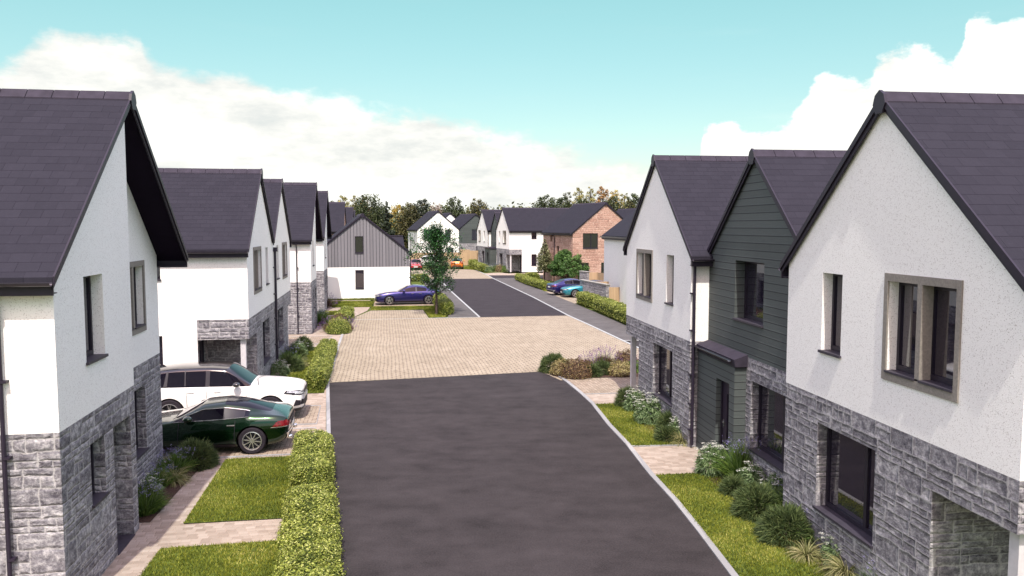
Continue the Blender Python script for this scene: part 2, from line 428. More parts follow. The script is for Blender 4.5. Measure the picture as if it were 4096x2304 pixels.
def roof(house,W,ze,zr,o0,o1,a0=0.,ovl=.2,ovr=.2,mat='slate',s=1,th=.09,axis='o',barge=True,cap=True,gl=True,gr=True,verge_back=True,bargedeep=.19,soff=True):
    """Gable roof, ridge along the outward axis from o0 (back) to o1 (front verge); a0..a0+W along the street.
    ze = slate height above the wall face, zr = ridge."""
    m=(zr-ze)/(W/2); ac=a0+W/2
    P=(lambda a,o,z:(o*s,a,z)) if axis=='o' else (lambda a,o,z:(a,o,z))
    L=(a0-ovl,ze-m*ovl); Rr=(a0+W+ovr,ze-m*ovr); C=(ac,zr)
    mb=MB()
    for E in (L,Rr):
        mb.hexa([P(E[0],o0,E[1]-th),P(C[0],o0,C[1]-th),P(C[0],o1,C[1]-th),P(E[0],o1,E[1]-th),P(E[0],o0,E[1]),P(C[0],o0,C[1]),P(C[0],o1,C[1]),P(E[0],o1,E[1])])
    rf=mb.build('roof',M[mat],house)
    # ridge tiles
    rt=MB(); n=max(1,int(abs(o1-o0)/.46)); st=(o1-o0)/n
    for k in range(n):
        oa=o0+st*k+.006*np.sign(st); ob=o0+st*(k+1)-.006*np.sign(st)
        rt.prism([P(ac-.155,oa,zr-.155*m+.022),P(ac,oa,zr+.065),P(ac+.155,oa,zr-.155*m+.022),P(ac+.155,oa,zr-.155*m-.01),P(ac,oa,zr-.012),P(ac-.155,oa,zr-.155*m-.01)],(Vector(P(ac,ob,0))-Vector(P(ac,oa,0))))
    rt.build('ridge_tiles',M['ridge'],rf)
    if cap:
        sg=np.sign(o1-o0)
        e=MB(); e.prism([P(ac-.17,o1,zr-.17*m+.01),P(ac-.12,o1,zr+.01),P(ac,o1,zr+.085),P(ac+.12,o1,zr+.01),P(ac+.17,o1,zr-.17*m+.01),P(ac+.09,o1,zr-.28),P(ac-.09,o1,zr-.28)],Vector(P(0,.05*sg,0))-Vector(P(0,0,0)))
        e.build('ridge_end_cap',M['fascia'],rf)
    if barge:
        bb=MB(); sg=np.sign(o1-o0)
        for E in (L,Rr):
            dz=-.012
            for (oo,top,bot,tk) in ((o1+.002*sg,.012,-bargedeep*.55,.028),(o1-.03*sg,-th-.002,-bargedeep,.03)):
                oa=oo; ob=oo+tk*sg
                bb.hexa([P(E[0],oa,E[1]+bot),P(C[0],oa,C[1]+bot),P(C[0],ob,C[1]+bot),P(E[0],ob,E[1]+bot),P(E[0],oa,E[1]+top),P(C[0],oa,C[1]+top),P(C[0],ob,C[1]+top),P(E[0],ob,E[1]+top)])
        bb.build('bargeboard',M['fascia'],rf)
    # fascia and gutter
    for E,on,sg in ((L,gl,-1),(Rr,gr,1)):
        if not on: continue
        f=MB(); x0,x1=E[0]-.0*sg,E[0]-.03*sg
        f.hexa([P(x1,o0,E[1]-.27),P(x0,o0,E[1]-.27),P(x0,o1,E[1]-.27),P(x1,o1,E[1]-.27),P(x1,o0,E[1]-th-.002),P(x0,o0,E[1]-th-.002),P(x0,o1,E[1]-th-.002),P(x1,o1,E[1]-th-.002)])
        # soffit back to the wall
        xw=(a0+.0) if sg<0 else (a0+W)
        if abs(xw-E[0])>.05:
            f.hexa([P(x1,o0,E[1]-.25),P(xw,o0,E[1]-.25),P(xw,o1-.02,E[1]-.25),P(x1,o1-.02,E[1]-.25),P(x1,o0,E[1]-.235),P(xw,o0,E[1]-.235),P(xw,o1-.02,E[1]-.235),P(x1,o1-.02,E[1]-.235)])
        f.build('fascia',M['fascia'],rf)
        g=MB(); r=.06; pts=[]
        for k in range(9):
            t=math.pi*k/8; pts.append(P(E[0]+sg*(.068-math.cos(t)*r),o0,E[1]-.075-math.sin(t)*r))
        for k in range(8,-1,-1):
            t=math.pi*k/8; pts.append(P(E[0]+sg*(.068-math.cos(t)*(r-.008)),o0,E[1]-.075-math.sin(t)*(r-.008)))
        g.prism(pts,Vector(P(0,o1,0))-Vector(P(0,o0,0)))
        g.build('gutter',M['gutter'],rf)
    return rf
def downpipe(house,pts,clips,r=.034):
    t=MB(); t.tube(pts,r,10); p=t.build('downpipe',M['fascia'],house,smooth=False)
    for (x,y,z),(dx,dy) in clips:
        c=MB(); c.box(min(x-.05,x-.05+dx),max(x+.05,x+.05+dx),min(y-.05,y-.05+dy),max(y+.05,y+.05+dy),z-.018,z+.018); c.build('pipe_clip',M['fascia'],p)
    return p
def gable_prof(W,ze,zr,th=.12,t0=0,t1=None,flip=False):
    m=(zr-ze)/(W/2)
    return [(0,ze-th),(W/2,zr-th),(W,ze-th)]
def flat_prof(L,z): return [(0,z),(L,z)]
def back_box(mb,s,a0,a1,D,pr):
    """back gable wall + hidden faces"""
    mb.poly([(-D*s,a0,0),(-D*s,a1,0),(-D*s,a1,prof(pr,a1-a0)),(-D*s,(a0+a1)/2,prof(pr,(a1-a0)/2)),(-D*s,a0,prof(pr,0))])

def house_D(loc,yaw,s,label,name='detached_house',mat='slate',wm='white',low='stone',pipe_t=.75,group='deep-verged houses with a stepped front'):
    """detached house, front gable stepped back in its far half under one deep verge"""
    h=empty(name,(loc[0],loc[1],0),yaw,label=label,cat='house',group=group)
    W,ze,zr,D,rc,as_=7.88,5.41,8.53,9.5,.59,3.72
    lo,hi=MB(),MB(); pr=gable_prof(W,ze,zr)
    A=Wall((0,0),(0,W),(s,0)); B=Wall((-rc*s,0),(-rc*s,W),(s,0))
    oa=[dict(t=(1.24,2.15),z=(3.72,5.17)),dict(t=(1.25,1.94),z=(1.30,2.36)),dict(t=(2.41,3.40),z=(0.,2.36),k='door',depth=.75,hs=-1)]
    ob=[dict(t=(5.05,6.67),z=(3.72,5.1),sur=1,mull=(.5,),depth=.16),dict(t=(5.2,6.55),z=(.85,2.36),mull=(.62,))]
    build_wall(A,pr,oa,lo,hi,t1=as_); build_wall(B,pr,ob,lo,hi,t0=as_)
    zt=prof(pr,as_)
    for z0,z1,mb in ((0,2.89,lo),(2.89,zt,hi)): mb.poly([(0,as_,z0),(-rc*s,as_,z0),(-rc*s,as_,z1),(0,as_,z1)])
    So=Wall((-D*s,0),(0,0),(0,-1)); os_=[]
    build_wall(So,flat_prof(D,ze-.14),os_,lo,hi)
    No=Wall((-D*s,W),(-rc*s,W),(0,1)); build_wall(No,flat_prof(D-rc,ze-.14),[],lo,hi)
    back_box(hi,s,0,W,D,pr)
    lo.build('stone_wall',M[low],h); hi.build('rendered_wall',M[wm],h)
    for o in oa: window(h,A,o)
    for o in ob: window(h,B,o)
    roof(h,W,ze,zr,-D-.1,.075,mat=mat,s=s)
    sf=MB(); m=(zr-ze)/(W/2)   # soffit boards under the deep verge
    for (a,z) in ((W+.17,ze-m*.17-.11),(as_+.01,prof([(0,ze-.11),(W/2,zr-.11),(W,ze-.11)],as_+.01))): pass
    sf.hexa([(0.02*s,W/2,zr-.13),(-.6*s,W/2,zr-.13),(-.6*s,W+.17,ze-m*.17-.13),(.02*s,W+.17,ze-m*.17-.13),(0.02*s,W/2,zr-.095),(-.6*s,W/2,zr-.095),(-.6*s,W+.17,ze-m*.17-.095),(.02*s,W+.17,ze-m*.17-.095)])
    sf.build('soffit',M['soffit'],h)
    x=-pipe_t*s
    downpipe(h,[(x,-.27,5.02),(x,-.25,4.97),(x,-.075,4.82),(x,-.07,4.7),(x,-.07,.12),(x,-.16,.03)],[((x+.04*s,-.06,z),(0,.05)) for z in (3.7,2.55,1.0)])
    return h
def porch_room(h,s,a0,a1,dpt,low,far,doorface='side'):
    """corner porch cut out of the ground floor: a0..a1 along the street, dpt deep, stone inside"""
    mb=MB(); zt=2.22
    ain=a1 if not far else a0   # inner cross wall
    mb.poly([(0,ain,0),(-dpt*s,ain,0),(-dpt*s,ain,zt),(0,ain,zt)])
    w=Wall((-dpt*s,a0),(-dpt*s,a1),(s,0))
    dd=dict(t=(.22,1.18) if not far else (dpt-1.18,dpt-.22),z=(0.,2.12),k='door',depth=.08,hs=-1 if far else 1)
    build_wall(w,flat_prof(a1-a0,zt),[dd],mb,mb)
    mb.build('porch_wall',M[low],h)
    c=MB(); c.poly([(0,a0,zt),(-dpt*s,a0,zt),(-dpt*s,a1,zt),(0,a1,zt)]); c.build('porch_ceiling',M['pillar'],h)
    window(h,w,dd)
    p=MB(); y=a0+.2 if not far else a1-.2
    p.box(min(-.13*s,-.30*s),max(-.13*s,-.30*s),y-.085,y+.085,0,zt); p.build('porch_post',M['pillar'],h)
def house_S(loc,yaw,s,label,a0,W,ze=5.40,zr=8.03,end=None,wins=(),D=9.,o=0.,wm='white',low='stone',mat='slate',name='terraced_house',
            southwins=(),ovl=.2,ovr=.2,zs=2.89,group=None,vo=.07,gl=True,gr=True,sides='both',raise_=0.,sidestone=False):
    """gable-fronted house in a row: end='near'/'far' puts the corner porch at that end"""
    h=empty(name,(loc[0],loc[1],raise_),yaw,label=label,cat='house',group=group)
    lo,hi=MB(),MB(); pr=gable_prof(W,ze,zr); d=1.65
    A=Wall((o*s,a0),(o*s,a0+W),(s,0)); ops=[dict(x) for x in wins]
    for x in ops: x['t']=(x['t'][0]-a0,x['t'][1]-a0)
    v=[]
    if end=='near': v=[dict(t=(0,d),z=(0,2.22),void=1)]
    if end=='far': v=[dict(t=(W-d,W),z=(0,2.22),void=1)]
    build_wall(A,pr,ops+v,lo,hi,zs=zs)
    sp=flat_prof(D+o,ze-.14)
    So=Wall((-D*s,a0),(o*s,a0),(0,-1)); No=Wall((-D*s,a0+W),(o*s,a0+W),(0,1)); L=D+o
    so=[dict(x) for x in southwins]
    for x in so: x['t']=(L-x['t'][1],L-x['t'][0])
    vo_=[dict(t=(L-d,L),z=(0,2.22),void=1)]
    if sides in('both','near'): build_wall(So,sp,(so+vo_) if end=='near' else so,lo if (end=='near' or sidestone) else None,hi,stone=(L-d,L) if end=='near' else None,zs=zs)
    if sides in('both','far'): build_wall(No,sp,vo_ if end=='far' else [],lo if end=='far' else None,hi,stone=(L-d,L) if end=='far' else None,zs=zs)
    back_box(hi,s,a0,a0+W,D,pr)
    lo.build('stone_wall',M[low],h); hi.build('boarded_wall' if wm=='green' else 'rendered_wall',M[wm],h)
    for x in ops: window(h,A,x)
    for x in so: window(h,So,x)
    if end=='near': porch_room(h,s,a0,a0+d,d,low,False)
    if end=='far': porch_room(h,s,a0+W-d,a0+W,d,low,True)
    roof(h,W,ze,zr,-D-.1,o+vo,a0=a0,mat=mat,s=s,ovl=ovl,ovr=ovr,gl=gl,gr=gr)
    return h

# ------------------------------------------------------------------ left row
LY=9.16
FR=dict(sur=1,mull=(.5,),depth=.17)
def frame_win(a,b): return dict(t=(a,b),z=(3.72,5.14),**FR)
def small_win(a,b): return dict(t=(a,b),z=(3.72,5.17))
def low_win(a,b,m=.64): return dict(t=(a,b),z=(.78,2.40),mull=(m,))
house_D((-6.83,11.94),LY,1,'white and stone house nearest on the left, filling the left edge')
L2w=[frame_win(1.39,3.0),small_win(4.32,5.0),low_win(3.18,5.0,.36)]
house_S((-8.82,26.79),LY,1,'white gabled house with stone corner porch behind the white and green cars',0,6.3,end='near',wins=L2w,ovr=0,gr=False,
        southwins=[dict(t=(2.75,3.45),z=(4.22,5.1)),dict(t=(2.75,3.6),z=(.05,2.38))],name='semi_detached_house',group='paired gable houses of the left row')
L3w=[frame_win(9.62,11.2),small_win(7.6,8.28),low_win(7.62,9.45,.64)]
h3=house_S((-8.82,26.79),LY,1,'second gable of the left white pair, its porch at the far corner',6.3,6.3,end='far',wins=L3w,ovl=0,gl=False,sides='far',name='semi_detached_house',group='paired gable houses of the left row')
downpipe(h3,[(.07,6.56,5.0),(.07,6.56,.1)],[((.02,6.5,z),(-.02,-.1)) for z in (4.3,3.2,2.2,1.1)],r=.05)
hb=MB(); hb.box(.02,.17,6.46,6.66,4.95,5.12); hb.build('rainwater_hopper',M['fascia'],h3)
house_D((-11.146,44.557),LY,1,'deep-verged white and stone house beyond the left pair, downpipe on its sunlit side')
house_D((-13.076,55.903),LY,1,'deep-verged stone-based house just before the grey boarded gable',pipe_t=3.2)
# further left roofs beyond the boarded gable
def far_house(loc,yaw,s,label,W,ze,zr,D,wm,low,name,wins=(),swins=(),zs=2.89,raise_=.15,mat='slate_far',o=0,a0=0,bl=True,group='houses at the far end of the estate'):
    h=empty(name,(loc[0],loc[1],raise_),yaw,label=label,cat='house',group=group)
    lo,hi=MB(),MB(); pr=gable_prof(W,ze,zr)
    A=Wall((o*s,a0),(o*s,a0+W),(s,0)); ops=[dict(x) for x in wins]
    for x in ops: x['t']=(x['t'][0]-a0,x['t'][1]-a0)
    build_wall(A,pr,ops,lo,hi,zs=zs,z0=-.2)
    L=D+o; sp=flat_prof(L,ze-.14)
    So=Wall((-D*s,a0),(o*s,a0),(0,-1)); No=Wall((-D*s,a0+W),(o*s,a0+W),(0,1)); so=[dict(x) for x in swins]
    for x in so: x['t']=(L-x['t'][1],L-x['t'][0])
    build_wall(So,sp,so,lo,hi,zs=zs,z0=-.2); build_wall(No,sp,[],lo,hi,zs=zs,z0=-.2); back_box(hi,s,a0,a0+W,D,pr)
    lo.build('stone_wall' if low=='stone' else 'lower_wall',M[low],h); hi.build('upper_wall',M[wm],h)
    for x in ops: window(h,A,x)
    for x in so: window(h,So,x)
    roof(h,W,ze,zr,-D-.1,o+.07,a0=a0,mat=mat,s=s,ovl=.17,ovr=.17)
    return h
h=far_house((-18.35,87.6),LY,1,'red stone house glimpsed between the left row and the grey boarded gable',7.88,5.41,8.5,9,'red_stone','red_stone','far_house')
downpipe(h,[(-.9,-.07,5.0),(-.9,-.07,.1)],[])
far_house((-22.2,104.5),LY,1,'narrow slate roof with a white gable just right of the red stone house',6.3,5.3,8.0,7,'white2','stone','far_house')
far_house((-23.0,116.),LY,1,'third slate roof stepping back above the boarded gable',7.88,5.41,8.6,7,'white2','stone','far_house')
far_house((-26.4,135.),LY,1,'last and smallest slate roof of the left row',7.88,5.41,8.5,6,'white2','stone','far_house')

# ------------------------------------------------------------------ right terrace
RY=6.68; RO=(5.47,15.88)
R1w=[dict(t=(-5.03,-3.42),z=(3.72,5.15),**FR),dict(t=(-2.03,-1.35),z=(3.72,5.16)),dict(t=(-3.20,-1.32),z=(.8,2.40),mull=(.30,))]
house_S(RO,RY,-1,'large white gabled house nearest on the right, stone ground floor and corner porch',-6.3,6.3,end='near',wins=R1w,ovr=.2,gr=True,sides='both',group='terrace of three gables on the right')
R2w=[dict(t=(2.26,3.93),z=(3.70,5.16),mull=(.30,),depth=.26),dict(t=(.93,2.82),z=(.73,2.37),mull=(.30,))]
h=house_S(RO,RY,-1,'dark green boarded gable house with porch door, between two white gables',0,5.7,ze=5.32,zr=7.70,wins=R2w,wm='green',o=-.5,sides='none',ovl=.0,ovr=0.,gl=False,gr=False,group='terrace of three gables on the right')
# porch box of the green house
def porch_box(h,s,a0,a1,o0,o1,zt,da,db,wm='green'):
    mb=MB(); A=Wall((o1*s,a0),(o1*s,a1),(s,0)); dd=dict(t=(da-a0,db-a0),z=(0,2.17),k='door',depth=.16,hs=1,plate=1)
    build_wall(A,flat_prof(a1-a0,zt),[dd],None,mb)
    for (q,n) in ((a0,-1),(a1,1)): build_wall(Wall((o0*s,q),(o1*s,q),(0,n)),flat_prof(o1-o0,zt),[],None,mb)
    mb.build('porch_wall',M[wm],h); window(h,A,dd)
    r=MB(); r.hexa([(o0*s,a0-.07,zt-.03),(o1*s+.02*s,a0-.07,zt-.03),(o1*s+.02*s,a1,zt-.03),(o0*s,a1,zt-.03),(o0*s,a0-.07,zt+.26),((o1+.05)*s,a0-.07,zt+.15),((o1+.05)*s,a1,zt+.15),(o0*s,a1,zt+.26)])
    r.build('porch_roof',M['ridge'],h)
    g=MB(); pts=[]; rr=.055
    for k in range(9): t=math.pi*k/8; pts.append(((o1+.05+rr-math.cos(t)*rr)*s,a0+.1,zt+.12-math.sin(t)*rr))
    for k in range(8,-1,-1): t=math.pi*k/8; pts.append(((o1+.05+rr-math.cos(t)*(rr-.008))*s,a0+.1,zt+.12-math.sin(t)*(rr-.008)))
    g.prism(pts,(0,a1-a0+.1,0)); g.build('gutter',M['gutter'],h)
porch_box(h,-1,3.12,5.66,-.5,-.21,2.68,3.44,4.29)
R3w=[dict(t=(9.37,11.0),z=(3.72,5.13),**FR),dict(t=(7.2,7.88),z=(3.72,5.16)),dict(t=(7.2,9.1),z=(.78,2.38),mull=(.42,))]
h=house_S(RO,RY,-1,'white gabled end house of the right terrace, beyond the green gable',5.7,6.7,zr=8.1,end='far',wins=R3w,ovl=.25,ovr=.2,gl=True,sides='both',sidestone=True,group='terrace of three gables on the right')
downpipe(h,[(.06,5.60,4.95),(.06,5.60,.08)],[((.02,5.62,z),(.0,.05)) for z in (4.2,3.2,2.0,1.2,.5)],r=.04)
hb=MB(); hb.box(-.03,.12,5.5,5.68,4.93,5.08); hb.build('rainwater_hopper',M['gutter'],h)

# ------------------------------------------------------------------ far terrace (mirror twin at the top of the road)
WY=13.97; WO=(-.34,102.)
W6w=[dict(t=(1.8,3.45),z=(3.6,5.15),**FR),dict(t=(5.1,5.85),z=(3.6,5.16)),dict(t=(3.75,5.6),z=(.62,2.25),mull=(.5,)),dict(t=(7.0,7.4),z=(.62,2.3))]
house_S(WO,WY,-1,'white house with a long slate roof at the top of the road, stone corner porch',0,7.4,ze=5.42,zr=8.2,end='near',wins=W6w,D=13.,wm='white2',mat='slate_far',ovr=0,gr=False,raise_=.15,
        southwins=[dict(t=(2.9,3.6),z=(4.2,5.08)),dict(t=(2.9,3.6),z=(.76,2.26))],group='far terrace of three gables')
h=house_S(WO,WY,-1,'green boarded middle gable of the far terrace',7.4,5.6,ze=5.3,zr=7.75,wins=[dict(t=(9.0,10.4),z=(3.6,5.1),mull=(.4,))],wm='green',o=-.5,sides='none',ovl=0,ovr=0,gl=False,gr=False,mat='slate_far',raise_=.15,group='far terrace of three gables')
porch_box(h,-1,9.6,12.95,-.5,.4,2.7,10.6,11.6)
h=house_S(WO,WY,-1,'white gable at the far end of the far terrace, beside the timber fence',13.0,7.4,ze=5.42,zr=8.2,end='far',wins=[dict(t=(17.9,19.2),z=(3.6,5.15),**FR),dict(t=(14.8,15.7),z=(3.6,5.16)),dict(t=(15.3,17.0),z=(.62,2.25),mull=(.5,))],wm='white2',mat='slate_far',raise_=.15,group='far terrace of three gables')
downpipe(h,[(.07,12.9,5.),(.07,12.9,.1)],[],r=.05)

# ------------------------------------------------------------------ grey boarded gable house (faces the camera)
GY=13.9-90; GO=(-8.58,67.49)
def cam_house(loc,yaw,label,W,ze,zr,D,name,front,lower,wins=(),zsplit=2.6,leftwins=(),rightwins=(),mat='slate_far',raise_=0.,pipes=(),side=None,ov=.2,group='houses with a gable facing down the road',lower_proud=0):
    """gable faces -x(local, towards the viewer after the yaw); 'along' runs from the right corner (0) to the left corner (W)"""
    h=empty(name,(loc[0],loc[1],raise_),yaw,label=label,cat='house',group=group)
    lo,hi=MB(),MB(); sd=MB(); s=1
    pr=gable_prof(W,ze,zr); A=Wall((0,0),(0,W),(1,0))
    # local: +x = out towards the viewer, y from one corner to the other
    ops=[dict(x) for x in wins]; build_wall(A,pr,ops,lo,hi,zs=zsplit)
    sp=flat_prof(D,ze-.14)
    S0=Wall((-D,0),(0,0),(0,-1)); S1=Wall((-D,W),(0,W),(0,1)); l=[dict(x) for x in leftwins]; r=[dict(x) for x in rightwins]
    slo,shi=(lo,hi) if side is None else (sd,sd)
    build_wall(S0,sp,r,slo,shi,zs=zsplit); build_wall(S1,sp,l,slo,shi,zs=zsplit); back_box(hi,1,0,W,D,pr)
    lo.build('lower_wall',M[lower],h); hi.build('upper_wall',M[front],h); sd.build('side_wall',M[side or front],h)
    for x in ops: window(h,A,x)
    for x in r: window(h,S0,x)
    for x in l: window(h,S1,x)
    roof(h,W,ze,zr,-D-.1,.08,mat=mat,s=1,ovl=ov,ovr=ov)
    for (x,y,zt) in pipes: downpipe(h,[(x,y+(.27 if y>W/2 else -.27),zt),(x,y,zt-.25),(x,y,.1)],[],r=.045)
    return h
# yaw-90 turns +x (out) to face the camera and +y to run to the right; start corner = left one
def cam_loc(right,yaw,W):   # left corner from the right corner
    a=R(yaw); return (right[0]-math.cos(a)*W, right[1]-math.sin(a)*W)
G0=cam_loc(GO,13.9,7.7)
cam_house(G0,13.9-90,'grey vertically boarded gable house with a white ground floor, behind the blue car',7.7,3.9,6.98,7.5,'boarded_gable_house','grey_boards','white2',
    wins=[dict(t=(3.2,3.9),z=(3.73,5.16),depth=.03,flush=1),dict(t=(3.2,3.9),z=(.8,2.37),depth=.03,flush=1)],pipes=((-.1,7.78,3.55),),mat='slate')
# brick house
B0=(6.23,82.7)
cam_house(B0,20.6-90,'red sandstone house with a tall gable window, behind the round green tree',7.5,5.45,8.42,7.8,'red_stone_house','red_stone','red_stone',
    wins=[dict(t=(1.15,2.88),z=(3.66,5.25),mull=(.55,),depth=.06,flush=1),dict(t=(.6,1.85),z=(.3,2.2),mull=(.5,),depth=.08),dict(t=(3.27,5.6),z=(.3,2.2),mull=(.5,),depth=.08)],
    leftwins=[dict(t=(7.8-5.8,7.8-5.27),z=(3.75,5.1)) ],rightwins=[dict(t=(1.97,2.55),z=(4.28,5.1),sill=0,depth=.22),dict(t=(3.71,4.36),z=(3.0,3.86),sill=0,depth=.22),dict(t=(3.71,4.36),z=(1.6,2.4),sill=0,depth=.22)],pipes=((-4.56,-.08,5.1),))
# white house behind the right terrace (ridge along the street)
def street_ridge_house(loc,yaw,label,W,L,ze,zr,mats,name,group,raise_=0.):
    h=empty(name,(loc[0],loc[1],raise_),yaw,label=label,cat='house',group=group)
    hi=MB(); pr=gable_prof(W,ze,zr)
    for y in (0,L):
        hi.poly([(0,y,0),(W,y,0),(W,y,ze-.12),(W/2,y,zr-.12),(0,y,ze-.12)])
    for x in (0,W): hi.poly([(x,0,0),(x,L,0),(x,L,ze-.13),(x,0,ze-.13)])
    hi.build('rendered_wall',M[mats],h)
    # roof with the ridge running along local y
    m=(zr-ze)/(W/2); rf=MB()
    for (x,z) in ((-.2,ze-.2*m),(W+.2,ze-.2*m)):
        rf.hexa([(x,-.1,z-.09),(W/2,-.1,zr-.09),(W/2,L+.1,zr-.09),(x,L+.1,z-.09),(x,-.1,z),(W/2,-.1,zr),(W/2,L+.1,zr),(x,L+.1,z)])
    r=rf.build('roof',M['slate_far'],h)
    rt=MB(); rt.prism([(W/2-.15,-.12,zr-.08),(W/2,-.12,zr+.06),(W/2+.15,-.12,zr-.08)],(0,L+.24,0)); rt.build('ridge_tiles',M['ridge'],r)
    g=MB(); g.box(-.33,-.21,-.1,L+.1,ze-.2*m-.16,ze-.2*m-.05); g.build('gutter',M['gutter'],r)
    f=MB(); f.box(-.2,-.17,-.1,L+.1,ze-.2*m-.3,ze-.2*m-.095); f.box(-.17,-.001,-.1,L+.1,ze-.2*m-.3,ze-.2*m-.28); f.build('fascia',M['fascia'],r)
    return h
street_ridge_house((8.72,59.2),7.,'plain white house seen between the stone wall and the right terrace',7.,8.3,5.36,8.0,'white','white_house','houses behind the right terrace')
cam_house((14.6,108.),20.-90,'slate roofed house behind the red sandstone gable',7.5,5.45,8.4,8.,'far_house','white2','white2',mat='slate_far',group='houses at the far end of the estate')
# far white and green gables left of the far terrace
a=17.
cam_house((-15.4,131.5),a-90,'white gabled house facing the road end, two dark upper windows',6.9,5.55,8.45,9.,'far_white_house','white2','white2',
    wins=[dict(t=(1.05,2.7),z=(3.75,5.4),mull=(.5,),depth=.06,flush=1),dict(t=(4.6,5.55),z=(3.75,5.4),depth=.06,flush=1),dict(t=(4.9,6.0),z=(.6,2.4),depth=.08)],side='white',
    leftwins=(),rightwins=[dict(t=(3.,3.6),z=(3.,4.3)),dict(t=(6.2,6.8),z=(4.2,5.1))],pipes=((-6.6,-.06,5.),),group='far gables facing the road end')
cam_house((-9.2,138.8),a+4-90,'green boarded far gable with a stone base beside the far terrace',6.3,5.5,8.1,9.,'far_green_house','green','stone',zsplit=3.0,
    wins=[dict(t=(2.4,3.9),z=(3.6,5.4),mull=(.3,),depth=.06,flush=1),dict(t=(3.2,5.6),z=(.5,2.5),mull=(.5,),depth=.08)],side='green',group='far gables facing the road end')
cam_house((-14.5,148.5),a-90,'small white gable peeping over the valley of two far roofs',6.4,5.6,8.42,6.,'far_white_house','white2','white2',side='white2',group='far gables facing the road end')
# low garage roof behind the boarded gable
h=empty('garage',(-13.,78.8,0),13.9,label='low slate roofed garage behind the boarded gable house',cat='garage')
g=MB(); W,D=8.2,6.6; x0,x1=-5.,2.6
g.box(x0,x1,0,D,0,2.2); g.build('wall',M['white2'],h)
rf=MB()
for (y,yy) in ((-.2,D/2),(D+.2,D/2)): rf.hexa([(x0-.1,y,2.1),(x1+.1,y,2.1),(x1+.1,yy,4.9),(x0-.1,yy,4.9),(x0-.1,y,2.2),(x1+.1,y,2.2),(x1+.1,yy,5.),(x0-.1,yy,5.)])
r=rf.build('roof',M['slate_far'],h); g=MB(); 
g.poly([(x0,0,2.2),(x0,D,2.2),(x0,D/2,4.85)]); g.poly([(x1,0,2.2),(x1,D,2.2),(x1,D/2,4.85)]); g.build('gable',M['white2'],h)
g=MB(); g.box(x0-.1,x1+.1,D/2-.14,D/2+.14,4.96,5.06); g.build('ridge_tiles',M['ridge'],r)

# ------------------------------------------------------------------ ground
def sheet(name,pts,z,mat,kind='structure',th=None,**k):
    mb=MB()
    if th: mb.prism([(x,y,z-th) for x,y in pts],(0,0,th))
    else: mb.poly([(x,y,z) for x,y in pts])
    o=mb.build(name,M[mat]); return tag(o,kind=kind,**k)
def strip(name,pts,w,z0,z1,mat,side=0,kind='structure'):
    """kerb: box section following a polyline"""
    mb=MB(); P=[Vector((x,y,0)) for x,y in pts]; N=len(P); off=[]
    for i,p in enumerate(P):
        d=(P[min(i+1,N-1)]-P[max(i-1,0)]).normalized(); n=Vector((-d.y,d.x,0)); off.append(n)
    a=[p+n*(w/2+side*w/2) for p,n in zip(P,off)]; b=[p-n*(w/2-side*w/2) for p,n in zip(P,off)]
    for i in range(N-1):
        mb.hexa([(a[i].x,a[i].y,z0),(a[i+1].x,a[i+1].y,z0),(b[i+1].x,b[i+1].y,z0),(b[i].x,b[i].y,z0),(a[i].x,a[i].y,z1),(a[i+1].x,a[i+1].y,z1),(b[i+1].x,b[i+1].y,z1),(b[i].x,b[i].y,z1)])
    return tag(mb.build(name,M[mat]),kind=kind)
sheet('ground',[(-1500,-400),(1500,-400),(1500,2200),(-1500,2200)],-.05,'ground')
KL=lambda y:-3.1-.2287*(y-13.42)          # left kerb line
road=[(KL(-12),-12),(-3.1,13.42),(-5.29,23.09),(-7.02,30.56),(1.22,32.9),(1.84,31.79),(2.44,28.49),(2.67,26.82),(2.88,23.9),(3.12,21.8),(3.31,19.05),(3.52,17.19),(3.64,15.48),(3.75,13.46),(4.1,8),(4.5,0),(5.2,-12)]
sheet('road',road,0.,'asphalt')
sheet('plaza',[(-7.02,30.56),(1.22,32.9),(1.9,31.0),(9.,32.0),(7.4,36),(6.28,39.04),(5.8,41.9),(4.78,48.08),(3.77,53.76),(-10.44,51.29),(-9.39,44.59),(-8.63,39.91),(-7.8,35.13)],.004,'plaza')
sheet('far_road',[(-2.15,52.84),(3.77,53.76),(1.79,67.62),(-2.15,91.96),(-8.28,91.3),(-5.66,74.12)],.0,'asphalt2')
sheet('pavement',[(3.77,53.76),(4.78,48.08),(5.8,41.9),(7.9,42.1),(6.92,48.08),(5.65,57),(4.84,62.17),(3.02,73.67),(.38,91.0),(.43,92.4),(-2.0,91.96),(1.79,67.62)],.012,'pavement')
sheet('pavement',[(-4.2,52.6),(-2.15,52.84),(-5.66,74.12),(-8.28,91.3),(-10.2,90.6),(-7.4,72.),(-5.9,62.),(-4.3,54.)],.012,'pavement')
sheet('side_road',[(5.8,41.9),(6.28,39.04),(7.4,36),(12,37),(12,42.3)],.0,'asphalt')
sheet('far_plaza',[(-2.15,91.96),(-8.28,91.3),(-13.5,90.4),(-16.,108.),(-8,112.5),(-5.6,110.9),(-4.89,109.28),(-2.97,97.98)],.004,'plaza')
sheet('side_road',[(-2.15,91.96),(-2.97,97.98),(8.,98.6),(8.,92.6),(.43,92.4)],-.002,'asphalt2')
sheet('path',[(-2.97,97.98),(8,98.6),(8,103.5),(1.,102.3),(-.5,101.9),(-1.6,104.),(-3.6,101.9)],.006,'path')
